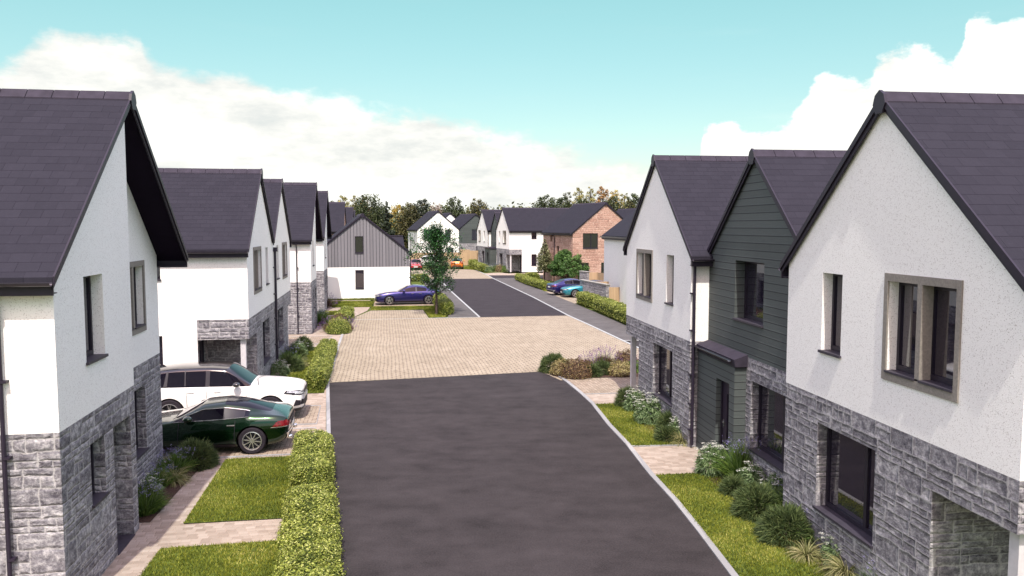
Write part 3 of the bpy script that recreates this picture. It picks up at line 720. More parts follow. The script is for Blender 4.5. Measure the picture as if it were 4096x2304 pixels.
# paved ground of the left front gardens
sheet('path',[(-7.9,-3),(KL(-3)-.12,-3),(-3.22,13.42),(-7.14,30.56),(-9.5,44.6),(-10.56,51.29),(-10.3,57.),(-10.6,60.),(-12.,68.),(-17.,66),(-16.5,50),(-14.,36),(-13.6,30),(-12.5,20),(-10.,14)],-.012,'path')
strip('kerb',[(KL(-8),-8),(-3.1,13.42),(-5.29,23.09),(-7.02,30.56)],.12,-.02,.022,'kerb',side=1)
strip('kerb',[(-7.02,30.56),(-7.8,35.13),(-8.63,39.91),(-9.39,44.59),(-10.44,51.29)],.12,-.02,.022,'kerb',side=1)
strip('kerb',[(1.84,31.79),(2.1,30.5),(2.44,28.49),(2.67,26.82),(2.88,23.9),(3.12,21.8),(3.31,19.05),(3.52,17.19),(3.64,15.48),(3.75,13.46),(4.1,8),(4.5,0),(5.2,-12)],.13,-.02,.030,'kerb',side=1)
strip('kerb_line',[(-10.44,51.29),(-7.9,51.75),(-5.42,52.25),(-4.13,52.61),(-2.15,52.84)],.09,-.02,.010,'line')
strip('kerb_line',[(-2.15,52.84),(-5.66,74.12),(-8.28,91.3)],.13,-.02,.026,'line')
strip('kerb_line',[(6.28,39.04),(5.8,41.9),(4.78,48.08),(3.77,53.76),(1.79,67.62),(-2.15,91.96),(-2.97,97.98),(-4.89,109.28)],.13,-.02,.026,'line')
strip('kerb_line',[(5.8,41.9),(8.,42.15)],.09,-.02,.016,'line')
strip('kerb_line',[(-2.15,91.96),(.43,92.4),(3.,92.7)],.09,-.02,.014,'line')
# left: lawns, drives
sheet('lawn',[(-6.55,14.59),(-4.24,15.01),(-3.65,15.1),(-3.3,13.4),(KL(9)-.2,9),(KL(-3)-.2,-3),(-5.0,-3),(-5.75,9)],.010,'lawn')
sheet('lawn',[(-6.64,15.85),(-4.49,16.19),(-3.95,16.28),(-5.05,20.75),(-7.37,20.35)],.010,'lawn')
c9,s9=math.cos(R(9.16)),math.sin(R(9.16))
def Lrow(x,y,d): return (x-c9*d,y-s9*d)
def drive(p,q,d,name='driveway'):
    a,b=Lrow(*p,d),Lrow(*q,d); sheet(name,[p,q,b,a],.000,'drive')
    strip('kerb_line',[a,p,q,b],.07,-.02,.008,'kerb')
drive((-5.14,20.95),(-5.86,23.62),7.5); drive((-5.95,24.12),(-6.42,26.6),7.5); drive((-9.65,40.82),(-9.85,43.75),6.,)
sheet('lawn',[(-8.75,28.3),(-6.78,28.65),(-7.9,34.8),(-9.25,39.47),(-10.6,39.3)],.010,'lawn')
sheet('lawn',[(-11.77,48.1),(-10.3,48.35),(-10.62,52.),(-10.9,53.2),(-12.5,52.95)],.010,'lawn')
sheet('lawn',[(-12.66,54.0),(-11.3,54.15),(-11.6,56.75),(-13.15,56.45)],.010,'lawn')
sheet('lawn',[(-13.3,59.15),(-10.48,59.5),(-10.95,64.28),(-14.4,63.95)],.010,'lawn')
sheet('lawn',[(-14.8,65.0),(-10.9,65.2),(-5.9,66.2),(-6.6,68.),(-8.5,67.5),(-15.2,65.8)],.010,'lawn')
sheet('lawn',[(-10.45,59.5),(-5.15,60.4),(-4.35,54.0),(-4.43,52.7),(-5.4,52.4),(-6.35,57.55),(-10.04,57.05)],.010,'lawn')
sheet('driveway',[(-10.35,60.1),(-5.3,60.75),(-6.2,65.4),(-11.2,64.85)],.000,'drive')
sheet('driveway',[(-10.04,57.0),(-6.4,57.5),(-5.45,52.35),(-10.5,51.35)],.000,'plaza')
# right: lawns, paths
sheet('path',[(2.05,31.3),(9.,32.),(9.,28.),(4.4,28.),(5.6,18.),(6.6,4.),(6.,-6),(4.9,-6),(4.5,8),(3.9,13.46),(3.45,19.),(3.2,21.8),(2.75,26.8)],-.012,'path')
sheet('driveway',[(2.2,31.25),(9,32.1),(9,29.2),(2.55,28.45)],.000,'drive')
strip('kerb_line',[(2.55,28.45),(4.8,28.78)],.06,-.02,.008,'kerb')
sheet('lawn',[(2.78,26.77),(4.3,26.95),(5.25,21.75),(3.25,21.55)],.012,'lawn')
sheet('lawn',[(3.46,19.03),(5.55,19.3),(6.2,13.),(6.9,8),(4.3,8),(3.89,13.46)],.012,'lawn')
strip('kerb_line',[(3.25,21.58),(5.0,21.74)],.05,-.02,.02,'kerb')
sheet('flower_bed',[(4.62,19.2),(5.6,19.3),(6.3,13.),(5.55,12.9),(5.2,15.),(4.9,17.)],.016,'soil')
sheet('flower_bed',[(3.95,26.85),(4.5,26.95),(5.1,21.9),(4.3,21.72),(3.9,24.)],.016,'soil')
sheet('flower_bed',[(1.35,32.6),(2.0,31.25),(5.2,31.75),(5.2,33.6),(1.9,33.6)],.016,'soil')
sheet('flower_bed',[(-7.9,15.9),(-7.35,15.95),(-7.6,18.1),(-7.8,20.1),(-8.5,20.0)],.002,'soil')
# right drives by the stone wall and the red house garden
sheet('driveway',[(3.0,73.67),(4.84,62.17),(9.,63.),(14,64.5),(13,76),(7.,75.)],.006,'plaza')
sheet('lawn',[(.5,91.),(3.0,73.9),(5.2,74.2),(5.3,79.),(3.4,88.9),(3.,91.3)],.016,'lawn')
sheet('garden',[(4.9,62.),(5.75,57),(7.02,48.08),(8.,42.2),(14,43),(12,64)],.004,'lawn')
sheet('lawn',[(-7.4,113.6),(-5.9,111.3),(-4.8,109.4),(-4.3,118.),(-6.,122.)],.016,'lawn')
sheet('lawn',[(-12.8,86.6),(-9.6,87.1),(-8.,77.),(-6.4,67.5),(-8.,67.8),(-8.9,73.)],.004,'lawn')


# ------------------------------------------------------------------ vehicles
def m_paint(name,col,metal=.55,rough=.28,coat=1.):
    t=NT(name,rough,.5); t.set('Base Color',(*col,1)); t.set('Metallic',metal); t.set('Coat Weight',coat); t.set('Coat Roughness',.02)
    return t.m
M['p_white']=m_paint('white_car_paint',(.80,.79,.76),0.,.3,1.)
M['p_black']=m_paint('black_car_gloss',(.012,.011,.014),0.,.12,1.)
M['p_green']=m_paint('dark_green_car_paint',(.004,.026,.008),.8,.22,1.)
M['p_blue']=m_paint('violet_blue_car_paint',(.020,.016,.125),.6,.28,1.)
M['p_teal']=m_paint('turquoise_car_paint',(.02,.22,.29),.6,.28,1.)
M['p_red']=m_paint('red_car_paint',(.42,.015,.022),.3,.28,1.)
M['p_orange']=m_paint('orange_car_paint',(.60,.16,.012),.3,.28,1.)
M['c_glass']=m_plain('car_glass',(.006,.005,.010),.04,.28,noise=0.)
M['c_black']=m_plain('car_black_trim',(.016,.013,.020),.5,.4,noise=.1)
M['tyre']=m_plain('tyre_rubber',(.022,.018,.024),.85,.2,noise=.15)
M['rim']=m_plain('alloy_rim',(.62,.61,.60),.25,.5,metal=.85,noise=.03)
M['chrome']=m_plain('chrome_trim',(.75,.74,.72),.12,.5,metal=.9,noise=0.)
M['lamp']=m_plain('headlamp_glass',(.55,.56,.58),.08,.8,metal=.3,noise=.3,scale=30.)
M['tail']=m_plain('tail_lamp_red',(.16,.006,.010),.1,.7,noise=.3,scale=14.)
M['plate']=m_plain('number_plate',(.72,.72,.68),.4,.4,noise=.03)
M['silver']=m_plain('silver_trim',(.55,.55,.56),.3,.5,metal=.6,noise=.03)
# one row per station: x, zb, w, zsh, zbelt, wb, zrail, wr, ztop   (front = +x)
PROFILES={
'coupe':dict(L=4.5,axf=1.33,axr=-1.33,rw=.345,st=[
 (2.22,.30,.45,.50,.58,.40,.60,.34,.61),(2.14,.20,.72,.55,.64,.64,.66,.52,.68),(1.95,.16,.88,.62,.72,.80,.75,.62,.78),(1.33,.15,.95,.70,.82,.86,.86,.66,.88),
 (.80,.15,.95,.72,.86,.86,.90,.66,.93),(.62,.15,.95,.73,.88,.86,.905,.70,.935),(-.05,.15,.94,.74,.90,.85,1.20,.60,1.265),(-.12,.15,.94,.74,.90,.85,1.215,.595,1.28),(-.62,.15,.95,.75,.92,.86,1.235,.575,1.315),
 (-.70,.15,.95,.75,.925,.86,1.23,.57,1.31),(-1.15,.15,.97,.78,.96,.88,1.155,.545,1.245),(-1.25,.15,.97,.79,.97,.88,1.125,.54,1.215),(-1.80,.17,.96,.82,.965,.87,1.0,.58,1.045),(-2.02,.22,.92,.80,.94,.82,.965,.60,.985),(-2.20,.34,.84,.74,.88,.74,.90,.55,.915),(-2.25,.42,.70,.66,.78,.60,.80,.45,.81)],
 glass=(5,12),wind=(5,6),rearw=(8,12),pil=(8,10),side=(5,11)),
'saloon':dict(L=4.9,axf=1.45,axr=-1.45,rw=.345,st=[
 (2.44,.34,.52,.52,.64,.44,.66,.34,.67),(2.36,.22,.78,.58,.72,.68,.74,.55,.76),(2.15,.18,.88,.66,.80,.78,.83,.62,.86),(1.45,.17,.92,.76,.90,.84,.94,.66,.965),
 (1.00,.17,.92,.78,.93,.84,.97,.68,1.0),(.78,.17,.92,.79,.94,.84,.965,.71,1.0),(.02,.17,.92,.80,.955,.83,1.33,.60,1.39),(-.06,.17,.92,.80,.957,.83,1.345,.595,1.405),(-.50,.17,.92,.81,.965,.83,1.38,.585,1.445),
 (-.60,.17,.92,.81,.97,.83,1.378,.58,1.443),(-1.20,.17,.92,.82,.985,.83,1.30,.56,1.37),(-1.32,.17,.92,.83,.99,.83,1.27,.56,1.335),(-1.95,.18,.92,.86,1.00,.82,1.03,.62,1.075),(-2.25,.24,.88,.86,.99,.78,1.015,.60,1.04),(-2.40,.36,.82,.80,.94,.70,.96,.55,.975),(-2.46,.46,.66,.68,.80,.56,.82,.45,.83)],
 glass=(5,12),wind=(5,6),rearw=(10,12),pil=(8,9),side=(5,11)),
'suv':dict(L=4.95,axf=1.48,axr=-1.45,rw=.39,st=[
 (2.46,.42,.62,.72,.86,.54,.89,.44,.90),(2.40,.30,.86,.78,.93,.76,.97,.62,1.0),(2.18,.26,.95,.86,1.00,.86,1.05,.70,1.08),(1.48,.25,.99,.94,1.08,.90,1.13,.74,1.16),
 (1.10,.25,.99,.95,1.10,.90,1.15,.75,1.18),(.92,.25,.99,.96,1.11,.90,1.15,.78,1.18),(.22,.25,.98,.97,1.12,.89,1.62,.68,1.685),(.14,.25,.98,.97,1.12,.89,1.635,.675,1.70),(-.30,.25,.98,.97,1.125,.89,1.67,.67,1.74),
 (-.40,.25,.98,.97,1.125,.89,1.672,.668,1.742),(-1.20,.25,.98,.98,1.13,.89,1.66,.655,1.735),(-1.32,.25,.98,.98,1.13,.89,1.655,.65,1.73),(-1.95,.27,.97,.99,1.14,.88,1.60,.63,1.68),(-2.22,.30,.95,.98,1.13,.86,1.50,.62,1.60),(-2.40,.40,.92,.94,1.10,.82,1.14,.60,1.18),(-2.48,.50,.80,.80,.95,.70,.98,.50,1.0)],
 glass=(5,13),wind=(5,6),rearw=(13,14),pil=(8,9),side=(5,13)),
'hatch':dict(L=4.3,axf=1.30,axr=-1.30,rw=.33,st=[
 (2.12,.34,.52,.56,.68,.44,.70,.34,.71),(2.05,.22,.76,.62,.76,.66,.79,.55,.81),(1.88,.19,.86,.70,.84,.76,.88,.62,.91),(1.30,.18,.91,.80,.94,.82,.98,.66,1.01),
 (.98,.18,.91,.82,.96,.82,1.0,.68,1.03),(.82,.18,.91,.82,.97,.82,1.0,.71,1.03),(.15,.18,.90,.83,.98,.81,1.37,.62,1.43),(.07,.18,.90,.83,.98,.81,1.385,.615,1.445),(-.30,.18,.90,.84,.99,.81,1.42,.605,1.485),
 (-.40,.18,.90,.84,.99,.81,1.42,.603,1.485),(-1.05,.18,.90,.86,1.01,.81,1.37,.59,1.445),(-1.15,.18,.90,.86,1.015,.81,1.36,.585,1.43),(-1.65,.20,.90,.88,1.03,.80,1.28,.56,1.35),(-1.86,.24,.89,.88,1.03,.79,1.20,.56,1.27),(-2.06,.34,.86,.84,.99,.76,1.03,.56,1.06),(-2.14,.44,.76,.72,.85,.66,.88,.48,.89)],
 glass=(5,13),wind=(5,6),rearw=(13,14),pil=(8,9),side=(5,13)),
}
def ring(s):
    x,zb,w,zsh,zbl,wb,zr,wr,zt=s
    h=[(0,zb),(w*.80,zb+.0),(w*.965,zb+.09),(w*1.0,(zb+.12+zsh)*.5),(w*.985,zsh),(wb,zbl)]
    dz=zr-zbl
    if dz>.10: h+=[(wr+.045+(wb-wr)*.06,zr-.065),(wr+.0,zr),(wr*.62,zt-.012),(0,zt)]
    else: h+=[(wb-(wb-wr)*.35,zbl+dz*.45),(wr,zr),(wr*.62,zt-.004),(0,zt)]
    return [(x,y,z) for y,z in h]
def car(kind,paint,loc,heading,label,roofm=None,detail='',name='parked_car',cat='car',sc=1.,trim=None,arch=None):
    D=PROFILES[kind]; st=D['st']; n=len(st); R0=[ring(s) for s in st]; m=len(R0[0]); V=[];
    for r in R0: V+= r+[(x,-y,z) for x,y,z in r[-2:0:-1]]
    K=2*m-2; F=[];MI=[]
    g0,g1=D['glass']; w0,w1=D['wind']; r0,r1=D['rearw']; p0,p1=D['pil']; s0,s1=D['side']
    for i in range(n-1):
        for j in range(K):
            F.append((i*K+j,i*K+(j+1)%K,(i+1)*K+(j+1)%K,(i+1)*K+j)); jj=j if j<m-1 else K-1-j; left=j<m-1; mi=0
            if jj==5 and s0<=i<s1: mi=3 if left else 4
            if jj==5 and p0<=i<p1: mi=6
            if jj>=7 and w0<=i<w1: mi=1
            if jj>=7 and r0<=i<r1: mi=2
            if jj>=6 and w1<=i<r0 and roofm: mi=7
            if jj==6 and w0<=i<r1 and roofm: mi=7
            if jj==0 or jj==1 and False: mi=6
            MI.append(mi)
    F.append(tuple(range(K))); MI.append(0); F.append(tuple(range((n-1)*K,n*K))); MI.append(0)
    me=bpy.data.meshes.new('cage'); me.from_pydata(V,[],F); me.update()
    mats=[M[paint],M['c_glass'],M['c_glass'],M['c_glass'],M['c_glass'],M['c_black'],M['c_black'],M[roofm] if roofm else M[paint]]
    for q in mats: me.materials.append(q)
    me.polygons.foreach_set('material_index',MI)
    bm=bmesh.new(); bm.from_mesh(me); bmesh.ops.recalc_face_normals(bm,faces=bm.faces); cl=bm.edges.layers.float.new('crease_edge')
    for e in bm.edges:
        ms={f.material_index for f in e.link_faces}
        if len(ms)>1: e[cl]=.55
    bm.to_mesh(me); bm.free()
    ob=bpy.data.objects.new('cage',me); COL.objects.link(ob)
    sb=ob.modifiers.new('s','SUBSURF'); sb.levels=3; sb.render_levels=3
    cut=MB()
    for ax in (D['axf'],D['axr']):
        for sd in (1,-1):
            ra=D['rw']+.055; y0,y1=sd*.62,sd*1.3
            cut.prism([(ax+math.cos(t*math.pi/16)*ra,y0,D['rw']+math.sin(t*math.pi/16)*ra) for t in range(32)],(0,y1-y0,0))
    cme=bpy.data.meshes.new('cut'); cme.from_pydata(cut.v,[],cut.f); cme.update()
    b2=bmesh.new(); b2.from_mesh(cme); bmesh.ops.recalc_face_normals(b2,faces=b2.faces); b2.to_mesh(cme); b2.free()
    for q in mats: cme.materials.append(q)
    cme.polygons.foreach_set('material_index',[5]*len(cme.polygons))
    cu=bpy.data.objects.new('cut',cme); COL.objects.link(cu)
    bo=ob.modifiers.new('b','BOOLEAN'); bo.operation='DIFFERENCE'; bo.object=cu; bo.solver='EXACT'
    try: bo.material_mode='TRANSFER'
    except Exception: pass
    dg=bpy.context.evaluated_depsgraph_get(); ev=bpy.data.meshes.new_from_object(ob.evaluated_get(dg))
    bpy.data.objects.remove(ob); bpy.data.objects.remove(cu)
    o=empty(name,(loc[0],loc[1],loc[2] if len(loc)>2 else 0.),heading,label=label,cat=cat,group='cars parked on the estate'); o.scale=(sc,sc,sc)
    co_=np.empty(len(ev.vertices)*3,np.float32); ev.vertices.foreach_get('co',co_); co_=co_.reshape(-1,3)
    pn={0:'body',1:'windscreen',2:'rear_window',3:'side_windows',4:'side_windows',5:'wheel_arches',6:'door_pillar',7:'roof_panel'}
    groups={}
    for p in ev.polygons: groups.setdefault(p.material_index,[]).append(tuple(p.vertices))
    bvh=BVHTree.FromPolygons([Vector(c) for c in co_],[tuple(p.vertices) for p in ev.polygons])
    for mi,fs in sorted(groups.items()):
        used=sorted({v for f in fs for v in f}); mp={v:k for k,v in enumerate(used)}
        q=bpy.data.meshes.new(pn[mi]); q.from_pydata([tuple(co_[v]) for v in used],[],[tuple(mp[v] for v in f) for f in fs]); q.update()
        q.materials.append(mats[mi]); q.shade_smooth(); 
        if mi in(0,7): 
            try: q.set_sharp_from_angle(angle=R(38))
            except Exception: pass
        ob=link(pn[mi],q,o)
    DIR={'front':Vector((-1,0,0)),'rear':Vector((1,0,0)),'left':Vector((0,-1,0)),'right':Vector((0,1,0)),'top':Vector((0,0,-1))}
    def hit(side,a,b):
        d=DIR[side]
        p={'front':Vector((6,a,b)),'rear':Vector((-6,a,b)),'left':Vector((a,6,b)),'right':Vector((a,-6,b)),'top':Vector((a,b,6))}[side]
        r=bvh.ray_cast(p,d); return (r[0],r[1]) if r[0] is not None else (None,None)
    def patch(nm,side,quad,mat,off=.006,nu=10,nv=4,mirror=True,th=.0):
        for sg in ((1,-1) if mirror else (1,)):
            g=[];ok=True
            for i in range(nu+1):
                for j in range(nv+1):
                    u,v=i/nu,j/nv; a=(1-v)*((1-u)*quad[0][0]+u*quad[1][0])+v*((1-u)*quad[3][0]+u*quad[2][0]); b=(1-v)*((1-u)*quad[0][1]+u*quad[1][1])+v*((1-u)*quad[3][1]+u*quad[2][1])
                    sd=side
                    if side in('front','rear'): a*=sg
                    elif side=='left' and sg<0: sd='right'
                    elif side=='top': b*=sg
                    p,nn=hit(sd,a,b)
                    g.append(None if p is None else p-DIR[sd]*off*.5+nn*off)
            f=[];vs=[];mp={}
            def vid(k):
                if k not in mp: mp[k]=len(vs); vs.append(tuple(g[k]))
                return mp[k]
            for i in range(nu):
                for j in range(nv):
                    ks=(i*(nv+1)+j,(i+1)*(nv+1)+j,(i+1)*(nv+1)+j+1,i*(nv+1)+j+1)
                    if all(g[k] is not None for k in ks):
                        q=[g[k] for k in ks]
                        if max((q[0]-q[2]).length,(q[1]-q[3]).length)<.6: f.append(tuple(vid(k) for k in ks))
            if f:
                q=bpy.data.meshes.new(nm); q.from_pydata(vs,[],f); q.update(); q.materials.append(M[mat]); q.shade_smooth(); link(nm,q,o)
    # wheels
    for ax in (D['axf'],D['axr']):
        for sd in (1,-1):
            rw=D['rw']; w=.215; y=sd*(max(s[2] for s in st[2:-3])-.115); tv=[];N=40
            pr=[(rw*.70,-w/2),(rw*.93,-w/2),(rw,-w*.34),(rw,w*.34),(rw*.93,w/2),(rw*.70,w/2),(rw*.66,w*.3)]
            t=MB(); 
            for k in range(N):
                an=2*math.pi*k/N; tv+=[(math.cos(an)*r_,yy*sd,math.sin(an)*r_) for r_,yy in pr]
            q=len(pr); t.v=tv; t.f=[(k*q+j,((k+1)%N)*q+j,((k+1)%N)*q+j+1,k*q+j+1) for k in range(N) for j in range(q-1)]
            wo=t.build('wheel',M['tyre'],o,smooth=True); wo.location=(ax,y,rw)
            if wo.data: wo.data.set_sharp_from_angle(angle=R(50))
            rm=MB(); ro=rw*.72
            oy=lambda a:sd*a
            for k in range(N):     # outer lip
                a0,a1=2*math.pi*k/N,2*math.pi*(k+1)/N; c=lambda an,r_,yy:(math.cos(an)*r_,oy(yy),math.sin(an)*r_)
                for (ra,ya,rb,yb) in ((ro,.107,ro*.90,.112),(ro*.90,.112,ro*.86,.05)):
                    rm.poly([c(a0,ra,ya),c(a1,ra,ya),c(a1,rb,yb),c(a0,rb,yb)])
            ns=10 if 'ten' in detail else 5
            for k in range(ns):
                pr_=[(0.,)] if ns==10 else [(-.17,),(.17,)]
                for (dd,) in pr_:
                    an=2*math.pi*(k+.25)/ns; an2=an+dd; wd=.026 if ns==10 else .03
                    A_=Vector((math.cos(an)*ro*.12,0,math.sin(an)*ro*.12)); B_=Vector((math.cos(an2)*ro*.90,0,math.sin(an2)*ro*.90)); d_=(B_-A_).normalized(); nn=Vector((-d_.z,0,d_.x))*wd*.5
                    rm.hexa([tuple(p+Vector((0,oy(yy),0))) for yy,ps in ((.055,(A_-nn*1.5,B_-nn*.8,B_+nn*.8,A_+nn*1.5)),(.098,(A_-nn,B_-nn*.6,B_+nn*.6,A_+nn))) for p in ps])
            hubp=[(math.cos(2*math.pi*k/16)*ro*.2,oy(.06),math.sin(2*math.pi*k/16)*ro*.2) for k in range(16)]; rm.prism(hubp,(0,oy(.035),0))
            r_=rm.build('rim',M['rim'],wo)
            dk=MB(); dk.prism([(math.cos(2*math.pi*k/24)*ro*.88,oy(.015),math.sin(2*math.pi*k/24)*ro*.88) for k in range(24)],(0,oy(-.02),0)); dk.build('brake_disc',M['c_black'],wo)
    H=D
    zb5=st[7][4]; xw=st[5][0]
    # mirrors, door seams, handles, plates common to all
    for sd in (1,-1):
        bmx=bmesh.new(); bmesh.ops.create_icosphere(bmx,subdivisions=3,radius=1.)
        for v in bmx.verts: v.co=Vector((v.co.x*.10+(.03 if v.co.x>0 else 0),v.co.y*.11,v.co.z*.075))
        q=bpy.data.meshes.new('mirror'); bmx.to_mesh(q); bmx.free(); q.materials.append(M['p_black'] if ('blackmir' in detail) else M[paint]); q.shade_smooth()
        mo=link('mirror',q,o); mo.location=(xw-.42,sd*(st[6][2]+.09),zb5+.085)
        a=MB(); a.tube([(0,-sd*.18,-.07),(0,-sd*.04,-.04)],.022,6); a.build('mirror_arm',M['c_black'],mo)
    z0=.32 if kind!='suv' else .42; z1=zb5-.02
    seams=[st[5][0]-.12, (st[p0][0]+st[p1][0])/2]+([] if kind=='coupe' else [D['axr']+.52])
    for x in seams: patch('door_seam','left',[(x-.006,z0),(x+.006,z0),(x+.006-.03,z1),(x-.006-.03,z1)],'c_black',.002,1,10)
    patch('sill_trim','left',[(D['axr']+.42,st[7][1]+.03),(D['axf']-.42,st[7][1]+.03),(D['axf']-.42,st[7][1]+.12),(D['axr']+.42,st[7][1]+.12)],'c_black' if not trim else trim,.006,16,2)
    hx=[(st[p1][0]+.34)]+([] if kind=='coupe' else [D['axr']+.62])
    for x in hx:
        for sd in ('left','right'):
            p,nn=hit(sd,x,zb5-.13)
            if p is None: continue
            h=MB(); s_=1 if sd=='left' else -1; y=p.y+.012*s_
            h.box(x-.1,x+.1,min(y,y+.02*s_),max(y,y+.02*s_),zb5-.147,zb5-.118); h.build('door_handle',M[paint] if 'bodyhandle' in detail else M['chrome'],o,bevel=.006)
    zf=st[2][3]; fx=D['L']/2
    if kind=='suv':
        patch('headlamp','front',[(.50,.78),(.92,.80),(.90,.92),(.46,.89)],'c_black',.008,10,5)
        patch('headlamp_lens','front',[(.54,.80),(.90,.83),(.88,.87),(.52,.85)],'lamp',.013,10,3)
        patch('daylight_strip','front',[(.52,.875),(.87,.895),(.87,.905),(.52,.888)],'lamp',.014,10,1)
        patch('grille','front',[(0,.80),(.46,.78),(.44,.895),(0,.91)],'c_black',.008,8,4)
        patch('side_intake','front',[(.56,.46),(.84,.50),(.80,.66),(.62,.62)],'c_black',.008,6,4)
        patch('lower_intake','front',[(0,.44),(.50,.44),(.54,.60),(0,.60)],'c_black',.008,8,4)
        patch('lower_lip','front',[(0,.27),(.93,.30),(.95,.38),(0,.38)],'c_black',.014,14,3)
        patch('number_plate','front',[(0,.64),(.26,.64),(.26,.75),(0,.75)],'plate',.02,4,2)
        patch('headlamp_wrap','left',[(1.88,.86),(2.40,.78),(2.42,.93),(1.95,.95)],'c_black',.008,8,4)
        patch('headlamp_wrap_lens','left',[(1.97,.89),(2.38,.86),(2.39,.90),(1.99,.925)],'lamp',.013,8,2)
        patch('side_intake_wrap','left',[(2.16,.46),(2.36,.48),(2.38,.62),(2.24,.66)],'c_black',.010,8,4)
        patch('side_lip','left',[(1.98,.27),(2.42,.30),(2.42,.40),(1.98,.36)],'c_black',.010,8,2)
        patch('rear_pillar','left',[(-1.62,1.17),(-1.52,1.17),(-1.50,1.58),(-1.56,1.58)],'c_black',.006,1,6)
        patch('rear_door_bar','left',[(-1.02,1.17),(-.98,1.17),(-1.0,1.62),(-1.03,1.62)],'c_black',.006,1,6)
        patch('bonnet_seam','top',[(.98,.0),(1.0,.0),(1.15,.86),(1.12,.86)],'c_black',.003,1,12)
        patch('tail_lamp','rear',[(.5,.98),(.84,.98),(.84,1.1),(.5,1.1)],'tail',.01)
        rr=MB(); 
        for sd in (1,-1): rr.tube([(.05,sd*.66,1.70),(-.3,sd*.66,1.765),(-1.5,sd*.645,1.76),(-1.9,sd*.64,1.70)],.014,6)
        if 'rails' in detail: rr.build('roof_rail',M['chrome'],o)
        rp=MB(); rp.box(-2.35,-2.05,-.55,.55,1.60,1.64); rp.build('spoiler',M['p_black'],o,bevel=.015)
    else:
        k={'coupe':(.54,.62),'saloon':(.60,.70),'hatch':(.64,.75)}[kind]; ww=st[2][2]
        patch('headlamp','front',[(.38,k[0]),(ww*.97,k[0]+.05),(ww*.95,k[1]+.05),(.36,k[1]-.02)],'c_black',.006,10,4)
        patch('headlamp_lens','front',[(.42,k[0]+.02),(ww*.90,k[0]+.065),(ww*.90,k[1]+.02),(.40,k[1]-.045)],'lamp',.010,10,3)
        patch('grille','front',[(0,.44),(.34,.45),(.38,k[0]+.04),(0,k[0]+.04)] if 'redcar' not in detail else [(0,.50),(.34,.50),(.38,.60),(0,.60)],'chrome' if ('redcar' in detail or 'chromegrille' in detail) else 'c_black',.008,8,4)
        patch('lower_intake','front',[(0,.25),(.72,.27),(.76,.38),(0,.36)],'c_black',.008,10,3)
        patch('number_plate','front',[(0,.38),(.26,.38),(.26,.48),(0,.48)],'plate',.016,4,2)
        zt_=st[-3][4]
        tl={'coupe':[(.42,.70),(.90,.68),(.91,.80),(.50,.79)],'saloon':[(.40,.80),(.90,.76),(.90,.89),(.40,.86)],'hatch':[(.52,.82),(.88,.80),(.88,.99),(.60,.96)]}[kind]
        patch('tail_lamp','rear',tl,'tail',.008,12,4)
        wy=st[-4][2]
        if kind=='coupe':
            patch('tail_lamp_side','left',[(-2.18,.69),(-1.83,.69),(-1.98,.83),(-2.2,.83)],'tail',.006,8,4)
            patch('lamp_trim','left',[(-2.2,.665),(-1.80,.665),(-1.81,.685),(-2.2,.69)],'chrome',.010,8,1)
            patch('rear_panel','rear',[(0,.62),(.46,.64),(.46,.80),(0,.80)],'c_black',.006,8,4)
            patch('diffuser','rear',[(0,.24),(.62,.26),(.70,.44),(0,.44)],'c_black',.010,10,4)
            patch('bumper_trim','rear',[(.58,.22),(.66,.22),(.82,.50),(.74,.50)],'chrome',.016,3,6)
            patch('bumper_trim_bar','rear',[(0,.47),(.78,.49),(.80,.53),(0,.50)],'chrome',.016,10,1)
            patch('number_plate','rear',[(0,.55),(.27,.55),(.27,.66),(0,.66)],'plate',.016,4,2)
            for sd in (1,-1):
                e=MB(); e.tube([(-2.16,sd*.60,.34),(-2.30,sd*.60,.34)],.055,14); e.build('exhaust_tip',M['chrome'],o,smooth=True)
        elif kind=='saloon':
            patch('tail_lamp_side','left',[(-2.38,.80),(-2.10,.82),(-2.16,.90),(-2.38,.90)],'tail',.006,6,3)
            patch('diffuser','rear',[(0,.26),(.62,.28),(.70,.42),(0,.42)],'c_black',.010,10,4)
            patch('bumper_trim','rear',[(.58,.24),(.68,.24),(.86,.48),(.78,.50)],'silver',.016,3,6)
            patch('bumper_trim_bar','rear',[(0,.44),(.80,.46),(.82,.50),(0,.48)],'silver',.014,10,1)
            patch('number_plate','rear',[(0,.66),(.26,.66),(.26,.77),(0,.77)],'plate',.016,4,2)
            e=MB()
        else:
            patch('diffuser','rear',[(0,.28),(.62,.30),(.66,.44),(0,.44)],'c_black',.010,10,4)
            patch('trim_bar','rear',[(0,.50),(.60,.50),(.56,.58),(0,.58)],'c_black',.010,10,2)
            patch('number_plate','rear',[(0,.80),(.27,.80),(.27,.90),(0,.90)],'plate',.016,4,2)
            for q in range(5):
                patch('plate_character','rear',[(-.2+.09*q,.825),(-.155+.09*q,.825),(-.155+.09*q,.875),(-.2+.09*q,.875)],'c_black',.020,1,1,mirror=False)
            rp=MB(); rp.box(-2.02,-1.72,-.5,.5,1.335,1.36); rp.build('spoiler',M[roofm or paint],o,bevel=.01)
        if 'sidetrim' in detail:   # bright line round the side glass
            for sd in (1,-1):
                pts=[]
                for i in range(s0,s1+1): r=R0[i][6]; pts.append((r[0],sd*(r[1]+.012),r[2]+.004))
                t=MB(); t.tube(pts,.013,5); t.build('window_trim',M['chrome'],o)
                t=MB(); t.tube([(R0[i][5][0],sd*(R0[i][5][1]+.014),R0[i][5][2]+.0) for i in range(s0,s1+1)],.009,5); t.build('window_trim',M['chrome'],o)
    if 'wipers' in detail:
        pass
    return o
def along(p,h,d,side): # point p on the ground + d along heading h + side to its left
    a=R(h); return (p[0]+math.cos(a)*d-math.sin(a)*side,p[1]+math.sin(a)*d+math.cos(a)*side)
